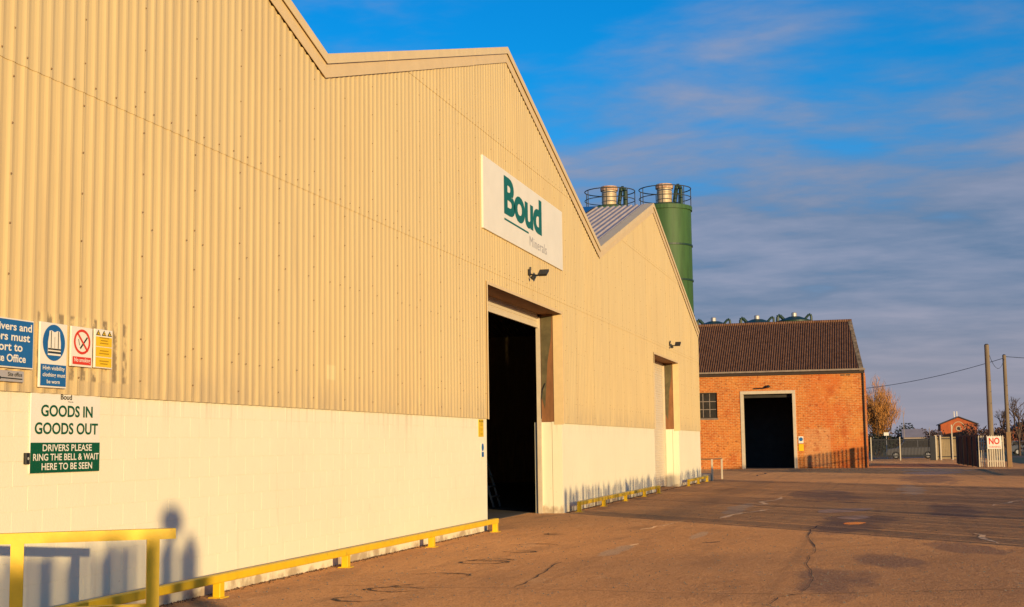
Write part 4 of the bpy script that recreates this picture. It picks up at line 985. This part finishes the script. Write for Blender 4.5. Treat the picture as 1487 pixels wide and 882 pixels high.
def bare_tree(x, y, h, label, seed):
    rg = random.Random(seed); t = thing('bare_tree', (x, y, 0), label, 'tree'); tr = MB(); cr = MB()
    def grow(mb, p, d, ln, r, dep):
        q = p+d*ln; mb.tube(p, q, r, r*.7, 5, False)
        if dep == 0: return
        for k in range(2+(rg.random() < .6)):
            nd_ = (d+Vector((rg.gauss(0, .42), rg.gauss(0, .42), rg.uniform(-.05, .35)))).normalized(); grow(cr if dep < 4 else tr, q, nd_, ln*rg.uniform(.62, .85), r*.64, dep-1)
    grow(tr, Vector((x, y, 0)), Vector((0, 0, 1)), h*.26, h*.022, 5)
    tr.build('trunk', 'bark', t); cr.build('crown', 'bark', t)
bare_tree(155, onx(1457, 640, 155)[0], 6.0, 'bare winter tree between the two timber poles', 3)
bare_tree(145, onx(1480, 640, 145)[0], 6.6, 'bare winter tree beyond the brown gate post', 8)
bare_tree(190, onx(1412, 640, 190)[0], 4.6, 'small bare winter tree right of the gabled house', 11)
# road, verge, far hedgerow
MB().add([(132, -400, .004), (140, -400, .004), (140, 60, .004), (132, 60, .004)], [(0, 1, 2, 3)]).build('road', 'road', kind='structure')
MB().add([(141, -400, .006), (880, -400, .006), (880, 380, .006), (141, 380, .006)], [(0, 1, 2, 3)]).build('grass_field', 'grass', kind='structure')
MB().add([(96, -60, .008), (131, -60, .008), (131, -9.2, .008), (96, -9.2, .008)], [(0, 1, 2, 3)]).build('grass_verge', 'grass', kind='structure')
hm = MB(); rg = random.Random(4)
for i in range(9000):
    y = rg.uniform(-160, 40); x = 420+rg.gauss(0, 3); z = abs(rg.gauss(0, 1.7))+.2*math.sin(y*.35); s_ = rg.uniform(.3, .8)
    u = Vector((rg.uniform(-1, 1), rg.uniform(-1, 1), rg.uniform(-1, 1))).normalized(); v = u.orthogonal().normalized(); c = Vector((x, y, max(.1, z)))
    hm.add([c-u*s_, c+v*s_*.7, c+u*s_, c-v*s_*.7], [(0, 1, 2, 3)])
hm.build('far_hedgerow', 'hedge', kind='stuff', label='low brown hedgerow along the horizon', cat='hedge')
# street lamps far off
for (x, px, py, lab) in ((170, 1311.5, 598, 'slim street lamp beside the golden tree'), (190, 1349.5, 622, 'slim street lamp left of the gabled house')):
    y, z = onx(px, py, x); t = thing('street_lamp', (x, y, 0), lab, 'street lamp')
    MB().tube((x, y, 0), (x, y, z), .04, .03, 8).build('column', 'gutter', t); MB().box(x-.5, x+.06, y-.05, y+.05, z, z+.1).build('lamp_head', 'steel', t)
t = thing('white_board', (133, onx(1287, 632, 133)[0], 0), 'small white board on posts in front of the dark bushes', 'sign')
y, z = onx(1287, 630.5, 131); MB().box(131, 131.04, y-.22, y+.22, z-.15, z+.15).build('panel', 'signwhite', t); MB().tube((131.06, y, 0), (131.06, y, z+.1), .03, .03, 6).build('post', 'steel', t)

# ================================================================== BOUNDARY FENCE BESIDE THE VIEWER (throws the low shadows)
FY = -8.2
def boundary(x0, x1, label, h=2.4, regular=0, gap=1.):
    t = thing('palisade_fence', (x0, FY, 0), label, 'fence', 'palisade fence along the yard edge')
    mb = MB(); x = x0
    while x < x1:
        hh = h+(random.uniform(-.02, .02) if regular else random.uniform(-.12, .08)); wv = regular*.29 if regular else random.uniform(.04, .13)
        mb.add([(x-wv, FY, .05), (x, FY-.02, .05), (x+wv, FY, .05), (x-wv, FY, hh-.1), (x, FY-.02, hh), (x+wv, FY, hh-.1)], [(0, 1, 4, 3), (1, 2, 5, 4), (0, 3, 5, 2), (3, 4, 5), (0, 2, 1)])
        x += regular if regular else wv+random.uniform(.08, .21)*gap
    mb.build('pales', 'darksteel', t, kind='stuff')
    for z in (.4, 1.95): MB().box(x0, x1, FY+.004, FY+.05, z, z+.05).build('rail', 'darksteel', t)
    n = int((x1-x0)/2.75)
    for i in range(n+1): MB().box(x0+i*2.75-.05, x0+i*2.75+.05, FY+.05, FY+.13, 0, h-.05).build('post', 'darksteel', t)
boundary(15.4, 44.5, 'dark palisade fence along the yard edge opposite the shutter', 2.95, 0, 1.45)
boundary(62.0, 78.0, 'dark palisade fence along the yard edge opposite the brick building', 2.75, .25)
boundary(-14.0, -2.9, 'dark palisade fence along the yard edge beside the viewer', 3.1)
t = thing('shadow_disc_post', (-3.82, FY-.3, 0), 'round disc on a post added out of view behind the yard fence to cast a shadow', 'shadow_disc')  # added out of view, its disc throws the round-topped shadow on the wall
MB().tube((-3.82, FY-.3, 0), (-3.82, FY-.3, 3.15), .022, .022, 8).build('post', 'steel', t)
MB().tube((-3.82-.02, FY-.3-.02, 3.28), (-3.82+.03, FY-.3+.03, 3.28), .17, .17, 24).build('shadow_disc', 'black', t)

for o in bpy.data.objects:
    if 'origin' in o: del o['origin']
